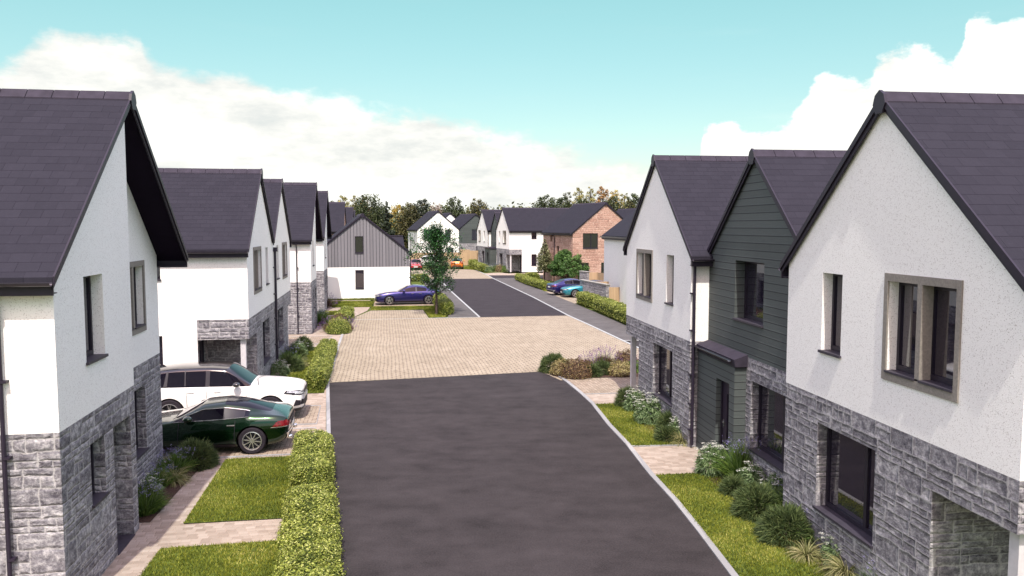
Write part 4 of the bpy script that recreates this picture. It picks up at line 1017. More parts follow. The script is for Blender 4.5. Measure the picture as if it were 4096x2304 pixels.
# green coupe: nose to the left (heading 189), its left flank towards the viewer
h=189.16; c=along((-6.88,20.86),h,1.33,-.93); car('coupe','p_green',(c[0],c[1],.003),h,'dark green coupe parked tail out beside the nearest left lawn',detail='ten sidetrimx',sc=1.02,name='green_coupe')
# white suv
h=9.16; car('suv','p_white',(-9.02,25.02,.003),h,'white off-road car with a black roof parked nose out behind the green coupe',roofm='p_black',detail='blackmir bodyhandle',name='white_suv')
# blue saloon
h=193.9; c=along((-9.27,60.82),h,-1.46,-.92); car('saloon','p_blue',(c[0],c[1],.003),h,'violet blue saloon side-on behind the young tree, nose pointing left',detail='chromegrille',sc=1.03,name='blue_saloon')
h=20.; c=along((4.5,69.3),h,1.45,.92); car('saloon','p_blue',(c[0],c[1],.01),h,'violet blue saloon seen from behind next to the turquoise car',detail='sidetrim',name='blue_saloon')
h=190.; c=along((4.35,67.0),h,-2.42,-.9); car('saloon','p_teal',(c[0],c[1],.01),h,'turquoise car nosing out from behind the low stone wall, dark roof',roofm='p_black',name='turquoise_saloon')
h=-84.; car('saloon','p_red',(-13.35,111.9,.01),h,'red car facing the camera at the corner of the boarded gable',detail='redcar',sc=.98,name='red_saloon')
h=93.; car('hatch','p_orange',(-7.75,113.4,.01),h,'orange hatchback seen from behind in front of the timber fence',roofm='p_black',name='orange_hatchback')
h=178.; car('suv','p_white',(-12.6,117.2,.01),h,'white estate car standing side-on behind the red car',detail='rails',name='white_estate')

# ------------------------------------------------------------------ walls and fences
def stone_wall(p,q,h,label,th=.3,zoff=0.):
    a=math.degrees(math.atan2(q[1]-p[1],q[0]-p[0])); L=math.hypot(q[0]-p[0],q[1]-p[1])
    o=empty('garden_wall',(p[0],p[1],zoff),a,label=label,cat='wall')
    m=MB(); m.box(0,L,-th/2,th/2,-.05,h); m.build('stone_wall',M['stone'],o)
    m=MB(); m.box(-.06,L+.06,-th/2-.05,th/2+.05,h+.002,h+.075); m.build('coping',M['coping'],o,bevel=.008)
    return o
stone_wall((5.9,68.0),(7.43,62.2),1.42,'low grey stone wall with pale coping beside the turquoise car')
stone_wall((6.45,75.2),(7.02,74.05),1.75,'short stone wall stub between the maple and the timber fence')
def fence(pts,h,label,name='timber_fence',stepz=None,gap=1.8,th=.03):
    c=pts[0]; o=empty(name,(c[0],c[1],0),0,label=label,cat='fence' if 'gate' not in name else 'gate')
    for i,(p,q) in enumerate(zip(pts,pts[1:])):
        d=Vector((q[0]-p[0],q[1]-p[1],0)); L=d.length; d.normalize(); n=Vector((-d.y,d.x,0))*th; P=Vector((p[0]-c[0],p[1]-c[1],0)); k=max(1,int(L/gap))
        for j in range(k):
            a=P+d*(L*j/k); b=P+d*(L*(j+1)/k)-d*.01; z=h if stepz is None else h+stepz*(j+ i)
            m=MB(); m.hexa([tuple(a),tuple(b),tuple(b+n),tuple(a+n)]+[tuple(v+Vector((0,0,z))) for v in (a,b,b+n,a+n)]); m.build('board_panel',M['fence'],o)
            m=MB(); m.box(b.x-.05,b.x+.05,b.y+.03,b.y+.12,0,z+.03); m.build('post',M['fence'],o)
    return o
fence([(7.52,62.1),(8.7,62.3)],1.27,'narrow timber garden gate between the stone wall and the plain white house',name='timber_gate',gap=3)
fence([(6.5,65.6),(9.4,65.9)],1.47,'timber fence behind the low stone wall, hiding the turquoise car',gap=1.5)
fence([(7.1,73.9),(7.86,73.8),(8.8,70.2)],1.75,'timber fence with a corner post in front of the red sandstone house',gap=2.2)
fence([(-15.8,122.),(-12.4,122.5),(-8.5,123.1),(-4.95,123.6)],1.95,'pale timber fence in front of the far white gable',gap=1.9)
fence([(-8.3,127.6),(-5.1,126.2)],2.3,'second timber fence stepping down behind the orange car',gap=1.6,stepz=-.16)

# ------------------------------------------------------------------ planting
def unit(v): return v/np.maximum(np.linalg.norm(v,axis=-1,keepdims=True),1e-9)
def rdir(n,up=-1.):
    v=unit(RNG.normal(size=(n,3)))
    if up>-1: 
        v[:,2]=np.abs(v[:,2])*(1-up)+up*RNG.random(n); v=unit(v)
    return v
def leaves(P,Nrm,size,asp=.55,spread=.9):
    """a leaf quad (diamond-ish) at every point, roughly facing Nrm"""
    n=len(P); N=unit(Nrm+spread*RNG.normal(size=(n,3))*.6)
    T=unit(np.cross(N,RNG.normal(size=(n,3)))); B=np.cross(N,T)
    s=(size*(.65+.7*RNG.random(n)))[:,None]
    a=P-T*s*.5; c=P+T*s*.5; b=P+B*s*asp*.5-N*s*.06; d=P-B*s*asp*.5-N*s*.06
    return np.stack([a,b,c,d],1)
def blades(P,D,L,w,droop=.5,seg=3,face=None):
    """curved tapering strips; returns quads (n*seg,4,3)"""
    n=len(P); D=unit(D); L=np.broadcast_to(np.asarray(L,float),(n,)); w=np.broadcast_to(np.asarray(w,float),(n,))
    side=unit(np.cross(D,(rdir(n) if face is None else face))); pts=[]; p=P.copy(); d=D.copy()
    for k in range(seg+1):
        ww=(w*(1-(k/seg)**1.5)*.5+w*.04)[:,None]; pts.append((p-side*ww,p+side*ww))
        d=unit(d+np.array([0,0,-1.])*droop/seg*1.2); p=p+d*(L/seg)[:,None]
    q=[np.stack([pts[k][0],pts[k][1],pts[k+1][1],pts[k+1][0]],1) for k in range(seg)]
    return np.stack(q,1).reshape(-1,4,3)
def repuv(n,k): 
    u=RNG.random((n,2)); return np.repeat(u,k,axis=0)
def dome(n,rx,ry,h,jit=.12,low=.05):
    v=rdir(n); v[:,2]=np.abs(v[:,2]); v[:,2]=np.maximum(v[:,2],0)
    bump=1+jit*np.sin(v[:,0]*7+v[:,1]*5+3*v[:,2])*np.cos(v[:,1]*6-v[:,2]*4)
    r=(1-np.abs(RNG.normal(size=n))*.10)*bump
    P=np.stack([v[:,0]*rx*r,v[:,1]*ry*r,v[:,2]*h*r*.92+low],1); return P,v
M['hedge']=m_leaf('hedge_leaves',[(0.,(.040,.060,.007)),(.35,(.135,.170,.022)),(.75,(.285,.325,.055)),(1.,(.47,.49,.17))],trans=.25)
M['hedge_in']=m_plain('hedge_twigs',(.055,.075,.016),.95,.1,noise=.4,scale=30.)
M['spiky']=m_leaf('juniper_green',[(0.,(0.022,0.040,0.013)),(.5,(0.054,0.083,0.025)),(.85,(0.101,0.137,0.043)),(1.,(0.158,0.194,0.072))],trans=.1,rough=.7)
M['fern']=m_leaf('pale_feathery_leaf',[(0.,(0.043,0.079,0.025)),(.5,(0.122,0.194,0.072)),(1.,(0.259,0.338,0.173))],trans=.25)
M['umbel']=m_leaf('white_flower_heads',[(0.,(0.324,0.338,0.274)),(.4,(0.518,0.533,0.461)),(1.,(0.619,0.626,0.576))],trans=.2)
M['blade']=m_leaf('strap_leaf_green',[(0.,(0.032,0.068,0.013)),(.5,(0.079,0.151,0.025)),(1.,(0.173,0.245,0.050))],trans=.25)
M['straw']=m_leaf('straw_blade',[(0.,(0.072,0.086,0.022)),(.45,(0.187,0.194,0.065)),(1.,(0.396,0.360,0.187))],trans=.2)
M['blueflower']=m_leaf('lilac_blue_petals',[(0.,(0.144,0.122,0.302)),(.6,(0.259,0.238,0.475)),(1.,(0.446,0.432,0.612))],trans=.2)
M['lavender']=m_leaf('purple_flower_heads',[(0.,(0.072,0.029,0.115)),(.6,(0.173,0.072,0.245)),(1.,(0.324,0.187,0.396))],trans=.1)
M['heather']=m_leaf('russet_leaf',[(0.,(0.036,0.025,0.013)),(.45,(0.108,0.061,0.029)),(.8,(0.194,0.122,0.054)),(1.,(0.245,0.216,0.086))],trans=.15)
M['gold']=m_leaf('golden_leaf',[(0.,(0.101,0.079,0.022)),(.5,(0.245,0.202,0.072)),(1.,(0.418,0.360,0.173))],trans=.2)
M['grassblade']=m_leaf('lawn_blade',[(0.,(.035,.055,.006)),(.3,(.095,.125,.012)),(.6,(.19,.22,.02)),(.85,(.29,.30,.04)),(1.,(.44,.42,.12))],trans=.3,rough=.6)
M['stem']=m_plain('thin_stem',(.10,.14,.05),.8,.2)
LABELS=set()
def shrub(kind,x,y,r,h,label,n=1.,z=0.,ry=None,seed=None):
    cat='shrub'; ry=ry or r
    names={'spiky':'juniper_bush','umbel':'white_flowering_plant','blue':'blue_flowering_plant','tuft':'ornamental_grass','lavender':'lavender_bush','heather':'russet_shrub','gold':'golden_shrub','broad':'leafy_shrub','ball':'round_box_shrub'}
    o=empty(names[kind],(x,y,z),RNG.random()*360,label=label,cat={'tuft':'grass tuft','umbel':'flower','blue':'flower','lavender':'flower'}.get(kind,'shrub'),group='shrubs and flowers planted along the house fronts')
    A=r*(h+r)
    if kind in('spiky','broad'):
        k=int(5200*A*n); P,v=dome(k,r*.86,ry*.86,h*.86,low=0.)
        d=unit(v+np.array([0,0,.25])+.32*RNG.normal(size=(k,3)))
        if kind=='spiky': q=blades(P-d*.05,d,.13+.09*RNG.random(k),.016,droop=.45,seg=2); npmesh('foliage',q,4,M['spiky'],o,uv=repuv(k,2))
        else: q=leaves(P,v,.07,.5); npmesh('foliage',q,4,M['blade'],o)
        mb=MB(); c=[]
        for i in range(7):
            a=i*.9; mb.tube([(0,0,0),(math.cos(a)*r*.3,math.sin(a)*r*.3,h*.35),(math.cos(a)*r*.6,math.sin(a)*r*.6,h*.6)],.014,5,.006)
        mb.build('stem',M['bark'],o)
    if kind in('heather','gold','ball'):
        k=int(4200*A*n); P,v=dome(k,r*.95,ry*.95,h,jit=.05 if kind=='ball' else .16)
        m={'heather':'heather','gold':'gold','ball':'hedge'}[kind]
        q=leaves(P,v,.05 if kind!='ball' else .045,.6); npmesh('foliage',q,4,M[m],o)
        core=bmesh.new(); bmesh.ops.create_icosphere(core,subdivisions=2,radius=1.); me=bpy.data.meshes.new('twigs')
        for w in core.verts: w.co=Vector((w.co.x*r*.84,w.co.y*ry*.84,max(0,w.co.z)*h*.80))
        core.to_mesh(me); core.free(); auto_uv(me); me.materials.append(M['hedge_in'] if kind=='ball' else M['soil']); link('twigs',me,o)
    if kind=='tuft':
        k=int(420*n*(r/.35)); a=RNG.random(k)*6.283; P=np.stack([np.cos(a)*r*.12,np.sin(a)*r*.12,np.zeros(k)],1)
        tilt=.15+RNG.random(k)*1.0; D=np.stack([np.cos(a)*tilt,np.sin(a)*tilt,np.ones(k)],1)
        q=blades(P,D,h*(1.0+.55*RNG.random(k)),.016,droop=1.7,seg=5); npmesh('foliage',q,4,M['straw'],o,uv=repuv(k,5))
    if kind=='umbel':
        k=int(2600*A*n); P,v=dome(k,r*.9,ry*.9,h*.72,jit=.2); q=leaves(P,v,.065,.38); 
        k2=int(700*A*n); P2,v2=dome(k2,r*.7,ry*.7,h*.6,jit=.1); q2=blades(P2,v2+np.array([0,0,.3]),.22,.03,droop=1.2,seg=3)
        npmesh('foliage',np.concatenate([q,q2]),4,M['fern'],o,uv=np.concatenate([RNG.random((k,2)),repuv(k2,3)]))
        kh=int(46*A*n/.8)+6; a=RNG.random(kh)*6.283; rr=np.sqrt(RNG.random(kh)); hx=np.cos(a)*r*rr; hy=np.sin(a)*ry*rr
        hz=h*(.72+.30*RNG.random(kh))*(1-.35*rr*rr)
        st=np.stack([hx*.6,hy*.6,hz*.35],1); C=np.stack([hx,hy,hz],1)
        npmesh('stem',blades(st,C-st,np.linalg.norm(C-st,axis=1),.009,droop=0,seg=2),4,M['fern'],o,uv=repuv(kh,2))
        m=22; ph=RNG.random((kh,m))*6.283; rad=np.sqrt(RNG.random((kh,m)))*.062*(.6+.7*RNG.random((kh,1)))
        F=np.stack([C[:,None,0]+np.cos(ph)*rad,C[:,None,1]+np.sin(ph)*rad,C[:,None,2]+.012*RNG.random((kh,m))-rad*.25],2).reshape(-1,3)
        npmesh('flower_head',leaves(F,np.tile([0,0,1.],(len(F),1)),.022,.9,.5),4,M['umbel'],o)
    if kind=='blue':
        k=int(700*n*(r/.5)); a=RNG.random(k)*6.283; rr=RNG.random(k); P=np.stack([np.cos(a)*r*.55*rr,np.sin(a)*ry*.55*rr,np.zeros(k)],1)
        D=np.stack([np.cos(a)*.55*rr,np.sin(a)*.55*rr,np.ones(k)],1); q=blades(P,D,h*(.6+.45*RNG.random(k)),.018,droop=1.1,seg=4)
        npmesh('foliage',q,4,M['blade'],o,uv=repuv(k,4))
        kh=int(85*n*(r/.5)); a=RNG.random(kh)*6.283; rr=np.sqrt(RNG.random(kh)); C=np.stack([np.cos(a)*r*rr,np.sin(a)*ry*rr,h*(.78+.3*RNG.random(kh))],1); st=C*np.array([.5,.5,0.])
        npmesh('stem',blades(st,C-st,np.linalg.norm(C-st,axis=1),.007,droop=0,seg=2),4,M['fern'],o,uv=repuv(kh,2))
        m=6; F=(C[:,None,:]+RNG.normal(size=(kh,m,3))*np.array([.016,.016,.018])).reshape(-1,3)
        npmesh('flower_head',leaves(F,rdir(len(F)),.018,.7),4,M['blueflower'],o)
    if kind=='lavender':
        k=int(1500*A*n); P,v=dome(k,r*.8,ry*.8,h*.6,jit=.15); q=blades(P*.6,v+np.array([0,0,.5]),.25*(.7+.5*RNG.random(k)),.012,droop=.1,seg=2); npmesh('foliage',q,4,M['heather'],o,uv=repuv(k,2))
        kh=int(150*A*n/.8)+20; P,v=dome(kh,r*.95,ry*.95,h*.72,jit=.1); v=unit(v+np.array([0,0,.8])); C=P+v*(.12+.2*RNG.random(kh))[:,None]
        npmesh('stem',blades(P*.6,C-P*.6,np.linalg.norm(C-P*.6,axis=1),.007,droop=0,seg=1),4,M['fern'],o)
        m=8; F=(C[:,None,:]+v[:,None,:]*np.linspace(-.05,.05,m)[None,:,None]+RNG.normal(size=(kh,m,3))*.008).reshape(-1,3)
        npmesh('flower_head',leaves(F,rdir(len(F)),.026,.7),4,M['lavender'],o)
    return o
def hedge(pts,w,h,label,dens=1500,leaf=.042,z=.01,group='clipped box hedges along the kerbs',seed=1):
    P=np.array([(x,y) for x,y in pts],float); seg=np.linalg.norm(np.diff(P,axis=0),axis=1); cum=np.r_[0,np.cumsum(seg)]; L=cum[-1]
    c=P.mean(0); o=empty('hedge',(c[0],c[1],z),0,label=label,cat='hedge',group=group)
    def path(s):
        x=np.interp(s,cum,P[:,0]); y=np.interp(s,cum,P[:,1]); i=np.clip(np.searchsorted(cum,s,side='right')-1,0,len(seg)-1)
        T=np.diff(P,axis=0)[i]/seg[i][:,None]; return np.stack([x,y],1),T
    def surf(s,a,k=1.):   # superellipse ring, rounded ends
        e=np.clip(np.minimum(s,L-s)/(w*.5),0,1); e=np.sqrt(1-(1-e)**2)*.999+.001
        ca,sa=np.cos(a),np.sin(a); p=.62
        bump=1+.035*np.sin(s*3.1+a*2+seed)+.03*np.sin(s*7.3-a*3+seed*2)
        xx=np.sign(ca)*np.abs(ca)**p*w*.5*e*k*bump; zz=np.maximum(0,.5+.5*np.sign(sa)*np.abs(sa)**p)*h*(.35+.65*e)*k*bump
        q,T=path(s); N=np.stack([-T[:,1],T[:,0]],1)
        return np.stack([q[:,0]+N[:,0]*xx-c[0],q[:,1]+N[:,1]*xx-c[1],zz],1), np.stack([N[:,0]*ca,N[:,1]*ca,sa],1)
    n=int(dens*L*(w+2*h)); s=RNG.random(n)*L
    ne=int(n*.10); s[:ne]=RNG.random(ne)**1.5*w*.4*RNG.choice([0,1],ne); s[:ne]=np.where(RNG.random(ne)<.5,np.abs(s[:ne]),L-np.abs(s[:ne]))
    a=RNG.random(n)*2*math.pi; low=np.sin(a)<-.75; a[low]=-a[low]
    p,nn=surf(s,a); p-=nn*(np.abs(RNG.normal(size=n))*.035-.012)[:,None]; p[:,2]=np.maximum(p[:,2],.01); p[:,:2]+=RNG.normal(size=(n,2))*w*.035
    npmesh('foliage',leaves(p,nn+np.array([0,0,.35]),leaf,.62,.9),4,M['hedge'],o)
    ns,na=max(6,int(L/.18)),16; S_,A_=np.meshgrid(np.linspace(.01,L-.01,ns),np.linspace(0,2*math.pi,na,endpoint=False),indexing='ij')
    v,_=surf(S_.ravel(),A_.ravel(),.90); f=[(i*na+j,i*na+(j+1)%na,(i+1)*na+(j+1)%na,(i+1)*na+j) for i in range(ns-1) for j in range(na)]
    f+= [tuple(range(na)),tuple(range((ns-1)*na,ns*na))]
    me=bpy.data.meshes.new('twigs'); me.from_pydata([tuple(q) for q in v],[],f); me.update(); auto_uv(me); me.materials.append(M['hedge_in']); link('twigs',me,o)
    return o
def inpoly(x,y,poly):
    r=np.zeros(len(x),bool); n=len(poly); j=n-1
    for i in range(n):
        xi,yi=poly[i]; xj,yj=poly[j]
        c=((yi>y)!=(yj>y))&(x<(xj-xi)*(y-yi)/(yj-yi+1e-12)+xi); r^=c; j=i
    return r
def grass(poly,dens,L,w,z=.01,label='mown lawn grass'):
    P=np.array(poly); a,b=P.min(0),P.max(0); n=int(dens*(b[0]-a[0])*(b[1]-a[1]))
    x=a[0]+RNG.random(n)*(b[0]-a[0]); y=a[1]+RNG.random(n)*(b[1]-a[1]); k=inpoly(x,y,poly); x,y=x[k],y[k]; n=len(x)
    t=1.6*np.sin(x*2.7+1.3*np.sin(y*1.9))*np.sin(y*2.3+1.1*np.sin(x*2.1))+np.sin(x*1.9+y*.8)+np.sin(x*.7-y*2.3+1)+np.sin(x*4.1+y*3.7)*.5
    base=np.stack([x,y,np.full(n,z)],1); D=np.stack([RNG.normal(size=n)*.45,RNG.normal(size=n)*.45,np.ones(n)],1); D=unit(D)
    l=L*(.6+.6*RNG.random(n)); side=unit(np.cross(D,rdir(n)))*w*.5
    tip=base+D*l[:,None]; V=np.stack([base-side,base+side,tip],1)
    u=np.clip(RNG.random(n)*.80+.08+.10*t,0,1); o=npmesh('grass',V,3,M['grassblade'],uv=np.stack([u,RNG.random(n)],1))
    return tag(o,label,'grass',kind='stuff')
LAWNS=[([(-6.55,14.59),(-4.24,15.01),(-3.65,15.1),(-3.3,13.4),(-2.7,11),(-6.1,11)],2200,.052,.016,'grass of the nearest left lawn'),
 ([(-6.64,15.85),(-4.49,16.19),(-3.95,16.28),(-5.05,20.75),(-7.37,20.35)],2200,.052,.016,'grass of the left lawn beside the green car'),
 ([(3.46,19.03),(5.55,19.3),(6.2,13.),(6.3,11),(3.95,11),(3.89,13.46)],2400,.05,.016,'grass of the nearest right lawn'),
 ([(2.78,26.77),(4.3,26.95),(5.25,21.75),(3.25,21.55)],2000,.05,.017,'grass of the small right lawn before the white gable'),
 ([(-8.75,28.3),(-6.78,28.65),(-7.9,34.8),(-9.25,39.47),(-10.6,39.3)],1300,.07,.02,'grass behind the low box hedge on the left'),
 ([(-11.77,48.1),(-10.3,48.35),(-10.62,52.),(-10.9,53.2),(-12.5,52.95)],500,.08,.03,'grass before the stone based house'),
 ([(-12.66,54.0),(-11.3,54.15),(-11.6,56.75),(-13.15,56.45)],500,.08,.03,'small grass square beyond it'),
 ([(-13.3,59.15),(-10.48,59.5),(-10.95,64.28),(-14.4,63.95)],450,.08,.03,'grass before the grey boarded gable'),
 ([(-14.8,65.0),(-10.9,65.2),(-5.9,66.2),(-6.6,68.),(-8.5,67.5),(-15.2,65.8)],400,.08,.03,'grass strip at the foot of the white wall'),
 ([(-10.45,59.5),(-5.15,60.4),(-4.35,54.0),(-4.43,52.7),(-5.4,52.4),(-6.35,57.55),(-10.04,57.05)],600,.08,.03,'grass around the young street tree'),
 ([(.5,91.),(3.0,73.9),(5.2,74.2),(5.3,79.),(3.4,88.9),(3.,91.3)],160,.09,.05,'grass of the red house garden'),
 ([(-7.4,113.6),(-5.9,111.3),(-4.8,109.4),(-4.3,118.),(-6.,122.)],80,.1,.06,'grass by the far fence')]
for poly,d,l,w,lb in LAWNS: grass(poly,d,l,w,label=lb)
kx=lambda y,d:(KL(y)-d,y)
hedge([kx(6.0,.36),kx(11.,.36),kx(16.45,.40)],.98,.78,'nearest box hedge, along the kerb of the lower left lawn',2000,.046,seed=1)
hedge([kx(16.75,.42),kx(20.7,.42)],.92,.78,'box hedge along the kerb beside the rear of the green car',1900,.046,seed=2)
hedge([(-7.18,28.95),(-7.75,32.5),(-8.3,35.3),(-8.75,38.3)],.80,.66,'long low box hedge on the left edge of the plaza',900,.055,seed=3)
hedge([(-10.15,47.2),(-10.45,50.2),(-10.75,52.6)],.85,.8,'short box hedge behind the round bush at the plaza corner',500,.07,seed=4)
hedge([(-4.35,53.9),(-4.9,57.5)],.95,.85,'short box hedge to the right of the young tree trunk',500,.07,seed=5)
hedge([(-5.0,57.8),(-5.65,61.8)],.95,.85,'box hedge behind the tail of the blue saloon',450,.07,seed=6)
hedge([(.75,89.6),(1.9,82.),(3.25,75.4)],1.05,.75,'long box hedge edging the garden of the red sandstone house',330,.085,seed=7)
hedge([(1.3,90.6),(3.1,91.1)],.9,.75,'short box hedge turning the corner beside the far side road',260,.09,seed=8)
hedge([(5.35,62.2),(5.75,60.),(6.25,57.9)],1.05,.95,'box hedge in front of the low stone wall',420,.08,seed=9)
hedge([(6.25,57.5),(6.95,52.),(7.6,47.2),(7.7,45.5)],1.15,.95,'box hedge running from the stone wall down behind the right terrace',420,.075,seed=10)
hedge([(-6.3,127.),(-5.45,116.5)],1.3,.9,'farther of two box hedges before the far terrace',160,.12,seed=11)
hedge([(-5.2,115.),(-3.65,105.2)],1.3,.9,'nearer of two box hedges before the far terrace',180,.11,seed=12)
hedge([(-11.2,87.),(-9.0,87.4)],.9,.8,'box hedge seen past the corner of the boarded gable',240,.09,seed=13)
sh=shrub
# right beds
sh('umbel',4.85,19.2,.42,.85,'white flowering plant at the corner of the paved path by the green door',1.2)
sh('blue',5.45,18.75,.55,.95,'tall blue flowered clump under the window beside the green porch',1.3)
sh('umbel',5.5,18.0,.36,.7,'white flower heads among blue stems below the dark sill of the green house')
sh('spiky',5.0,17.7,.32,.42,'small juniper mound, first below the path on the right lawn edge',1.3)
sh('spiky',5.15,16.35,.62,.72,'upper of the two large juniper mounds on the right lawn edge',1.2)
sh('umbel',5.72,17.1,.3,.85,'white flower heads behind the upper large juniper')
sh('blue',5.82,16.1,.4,.8,'blue flowered stems between the two large junipers and the stone wall')
sh('spiky',5.3,15.05,.62,.74,'lower of the two large juniper mounds on the right lawn edge',1.2)
sh('blue',5.95,14.9,.42,.75,'blue flowered clump against the stone below the large right window')
sh('tuft',5.35,14.2,.28,.36,'straw coloured grass tuft just below the lower large juniper')
sh('umbel',5.95,13.95,.42,.75,'white flowering plant near the bottom right, above the wide straw tuft',1.2)
sh('tuft',5.75,13.4,.42,.46,'wide straw coloured grass tuft at the bottom of the right bed',1.4)
sh('blue',6.1,12.6,.4,.6,'blue flowered clump below the wide straw tuft')
sh('spiky',3.85,26.6,.42,.72,'juniper at the near side of the right drive, by the white porch post',.9)
sh('umbel',4.05,25.9,.42,.8,'white flowering plant in front of the juniper by the porch post',1.)
sh('spiky',4.5,25.8,.4,.75,'juniper under the far end of the stone framed ground window',.9)
sh('umbel',4.3,24.3,.58,.95,'largest white flowering plant, under the ground window of the end gable',1.25)
sh('spiky',4.65,23.1,.5,.72,'juniper between the large white flowers and the downpipe',1.)
sh('spiky',4.35,22.25,.34,.45,'small round juniper next to the path by the green porch',1.2)
sh('umbel',4.75,22.5,.32,.7,'small white flowering plant at the foot of the downpipe')
sh('tuft',4.72,21.95,.28,.4,'small grass tuft at the corner of the downpipe and the paved path')
# island at the plaza edge
sh('spiky',1.75,33.0,.72,.85,'green juniper at the left tip of the plaza island bed',.8)
sh('gold',2.0,32.2,.5,.65,'yellowish green bush between the juniper and the russet mound',.8)
sh('heather',2.55,31.75,.72,.75,'large russet mound at the front of the plaza island bed',1.)
sh('spiky',3.2,31.9,.42,.55,'first small green mound right of the large russet mound',.8)
sh('lavender',3.15,33.2,.5,.7,'small purple lavender behind the russet mound',.9)
sh('lavender',3.85,33.5,.75,1.05,'tallest purple lavender in the middle of the island bed',1.)
sh('spiky',3.7,32.4,.48,.62,'second small green mound in front of the tall lavender',.8)
sh('gold',4.4,32.1,.62,.55,'low golden mound at the front right of the island bed',1.)
sh('heather',4.85,34.0,.6,.75,'russet bush behind the golden mound',.9)
sh('broad',5.1,32.9,.55,.6,'dark leafy bush between the golden mound and the porch post',.9)
sh('lavender',5.55,33.0,.55,.9,'purple lavender seen behind the white porch post',.9)
# left beds
sh('spiky',-7.95,19.8,.58,.75,'large juniper beside the front of the green car',1.2)
sh('blue',-8.2,19.2,.48,.55,'blue flowered clump leaning on the large juniper by the left house',1.3)
sh('blue',-8.2,18.2,.42,.45,'middle blue flowered clump below the left window')
sh('tuft',-7.95,18.5,.30,.45,'pale straw tuft in the middle of the left bed')
sh('spiky',-7.85,16.7,.42,.6,'juniper nearest the camera beside the left door recess',1.2)
sh('blue',-7.7,16.45,.40,.6,'tall blue flowered clump nearest the camera on the left',1.3)
sh('umbel',-7.95,17.3,.25,.62,'few white flower heads on the nearest left planting')
sh('umbel',-9.35,31.9,.45,.75,'white flowers behind the windscreen of the white car',1.)
sh('spiky',-9.15,33.0,.55,.75,'juniper beside the hedge lawn behind the white car',.9)
sh('blue',-9.55,33.9,.5,.85,'blue flowers under the first window of the left pair')
sh('tuft',-9.2,34.2,.35,.6,'straw tuft under the first window of the left pair')
sh('spiky',-9.7,35.6,.55,.85,'dark juniper at the foot of the middle downpipe',.8)
sh('umbel',-9.95,37.0,.5,.85,'white flowers just beyond the middle downpipe')
sh('spiky',-10.0,38.3,.5,.85,'juniper at the far end of the bed of the left pair',.8)
sh('blue',-11.75,48.8,.55,.9,'green clump at the stone corner of the deep-verged house')
sh('umbel',-12.0,50.3,.5,1.0,'white flowers on the front of the deep-verged house')
sh('lavender',-13.8,59.4,.75,1.3,'dark lavender bush at the left foot of the white wall')
sh('ball',-9.75,44.9,.78,.95,'round clipped yellow-green bush at the plaza corner',.6)
sh('lavender',-10.35,45.6,.6,.9,'purple heads left of the round clipped bush')
sh('heather',-10.1,46.5,.6,.95,'russet bush between the round bush and the short hedge',.7)
sh('lavender',-9.45,45.8,.5,.8,'purple heads on the plaza side of the round clipped bush')
for i,(x,y,k,lb) in enumerate([(-2.9,104.3,'umbel','white flowers nearest the hedge of the far terrace'),(-2.2,104.3,'blue','blue flowers in the far terrace bed'),(-1.6,104.1,'gold','yellowish clump in the far terrace bed'),(-1.05,104.0,'broad','small green bush by the far porch'),(-3.5,107.5,'umbel','white flowers behind the nearer far hedge'),(-4.2,110.5,'umbel','white flowers by the far green porch')]):
    sh(k,x,y,.75,1.0,lb,.5,z=.1)

# ------------------------------------------------------------------ trees
def limb(mb,p,d,L,r,depth,tips,spread=.5,split=3,curve=.15):
    p=Vector(p); d=Vector(d).normalized(); pts=[p]; n=4
    for i in range(n):
        d=(d+Vector((random.gauss(0,curve),random.gauss(0,curve),random.gauss(0,curve*.5)+.05))).normalized(); p=p+d*L/n; pts.append(p)
        if depth>0 and i>=1:
            for _ in range(1 if split<3 else random.choice((1,1,2))):
                a=Vector((random.gauss(0,1),random.gauss(0,1),random.gauss(.25,.5))).normalized()
                limb(mb,p,(d*(1-spread)+a*spread),L*.55,r*.45,depth-1,tips,spread,split,curve)
    mb.tube(pts,r,6,r*.45); tips.append(pts[-1]); tips.append(pts[-2])
def tree_mesh(o,kind,H,trunk,crown,leaf,nleaf,mat,bare=.25,blobs=26,jag=.22,trunk_r=.12,core=False):
    """crown(z01)->radius fraction profile; leaves are scattered in many clumps hung inside that envelope"""
    mb=MB(); tips=[]
    h0=H*bare; pts=[(random.gauss(0,.02)*i,random.gauss(0,.02)*i,H*.93*i/6) for i in range(7)]
    mb.tube(pts,trunk_r,8,trunk_r*.18)
    nb=blobs; C=[];Rr=[]
    for i in range(nb):
        z=(i+.5)/nb; z=z**.9; a=i*2.399+random.random()*.6; rad=crown(z)*(.55+.45*math.sqrt(random.random()))
        c=Vector((math.cos(a)*rad*.72,math.sin(a)*rad*.72,h0+(H-h0)*z*.95)); C.append(c); Rr.append(max(.16*crown(.5),crown(z)*.46)*(.75+.5*random.random()))
        zb=max(h0*.85,c.z-rad*.75-.1*H); 
        mb.tube([(0,0,zb),((c.x*.5),(c.y*.5),zb+(c.z-zb)*.55),tuple(c)],trunk_r*.26,5,trunk_r*.06)
    mb.build('trunk',M['bark'],o)
    C=np.array([tuple(c) for c in C]); Rr=np.array(Rr); i=RNG.choice(nb,nleaf,p=Rr**2/np.sum(Rr**2)); v=rdir(nleaf)
    rr=np.clip(1-np.abs(RNG.normal(size=nleaf))*jag*1.3+RNG.normal(size=nleaf)*.08,.15,1.25)
    P=C[i]+v*(Rr[i]*rr)[:,None]*np.array([1.,1.,.85])
    u=np.clip(RNG.random(nleaf)*.75+.25*RNG.random(nb)[i],0,1)
    npmesh('crown',leaves(P,v*.6+np.array([0,0,.5]),leaf,.62,.8),4,M[mat],o,uv=np.stack([u,u],1))
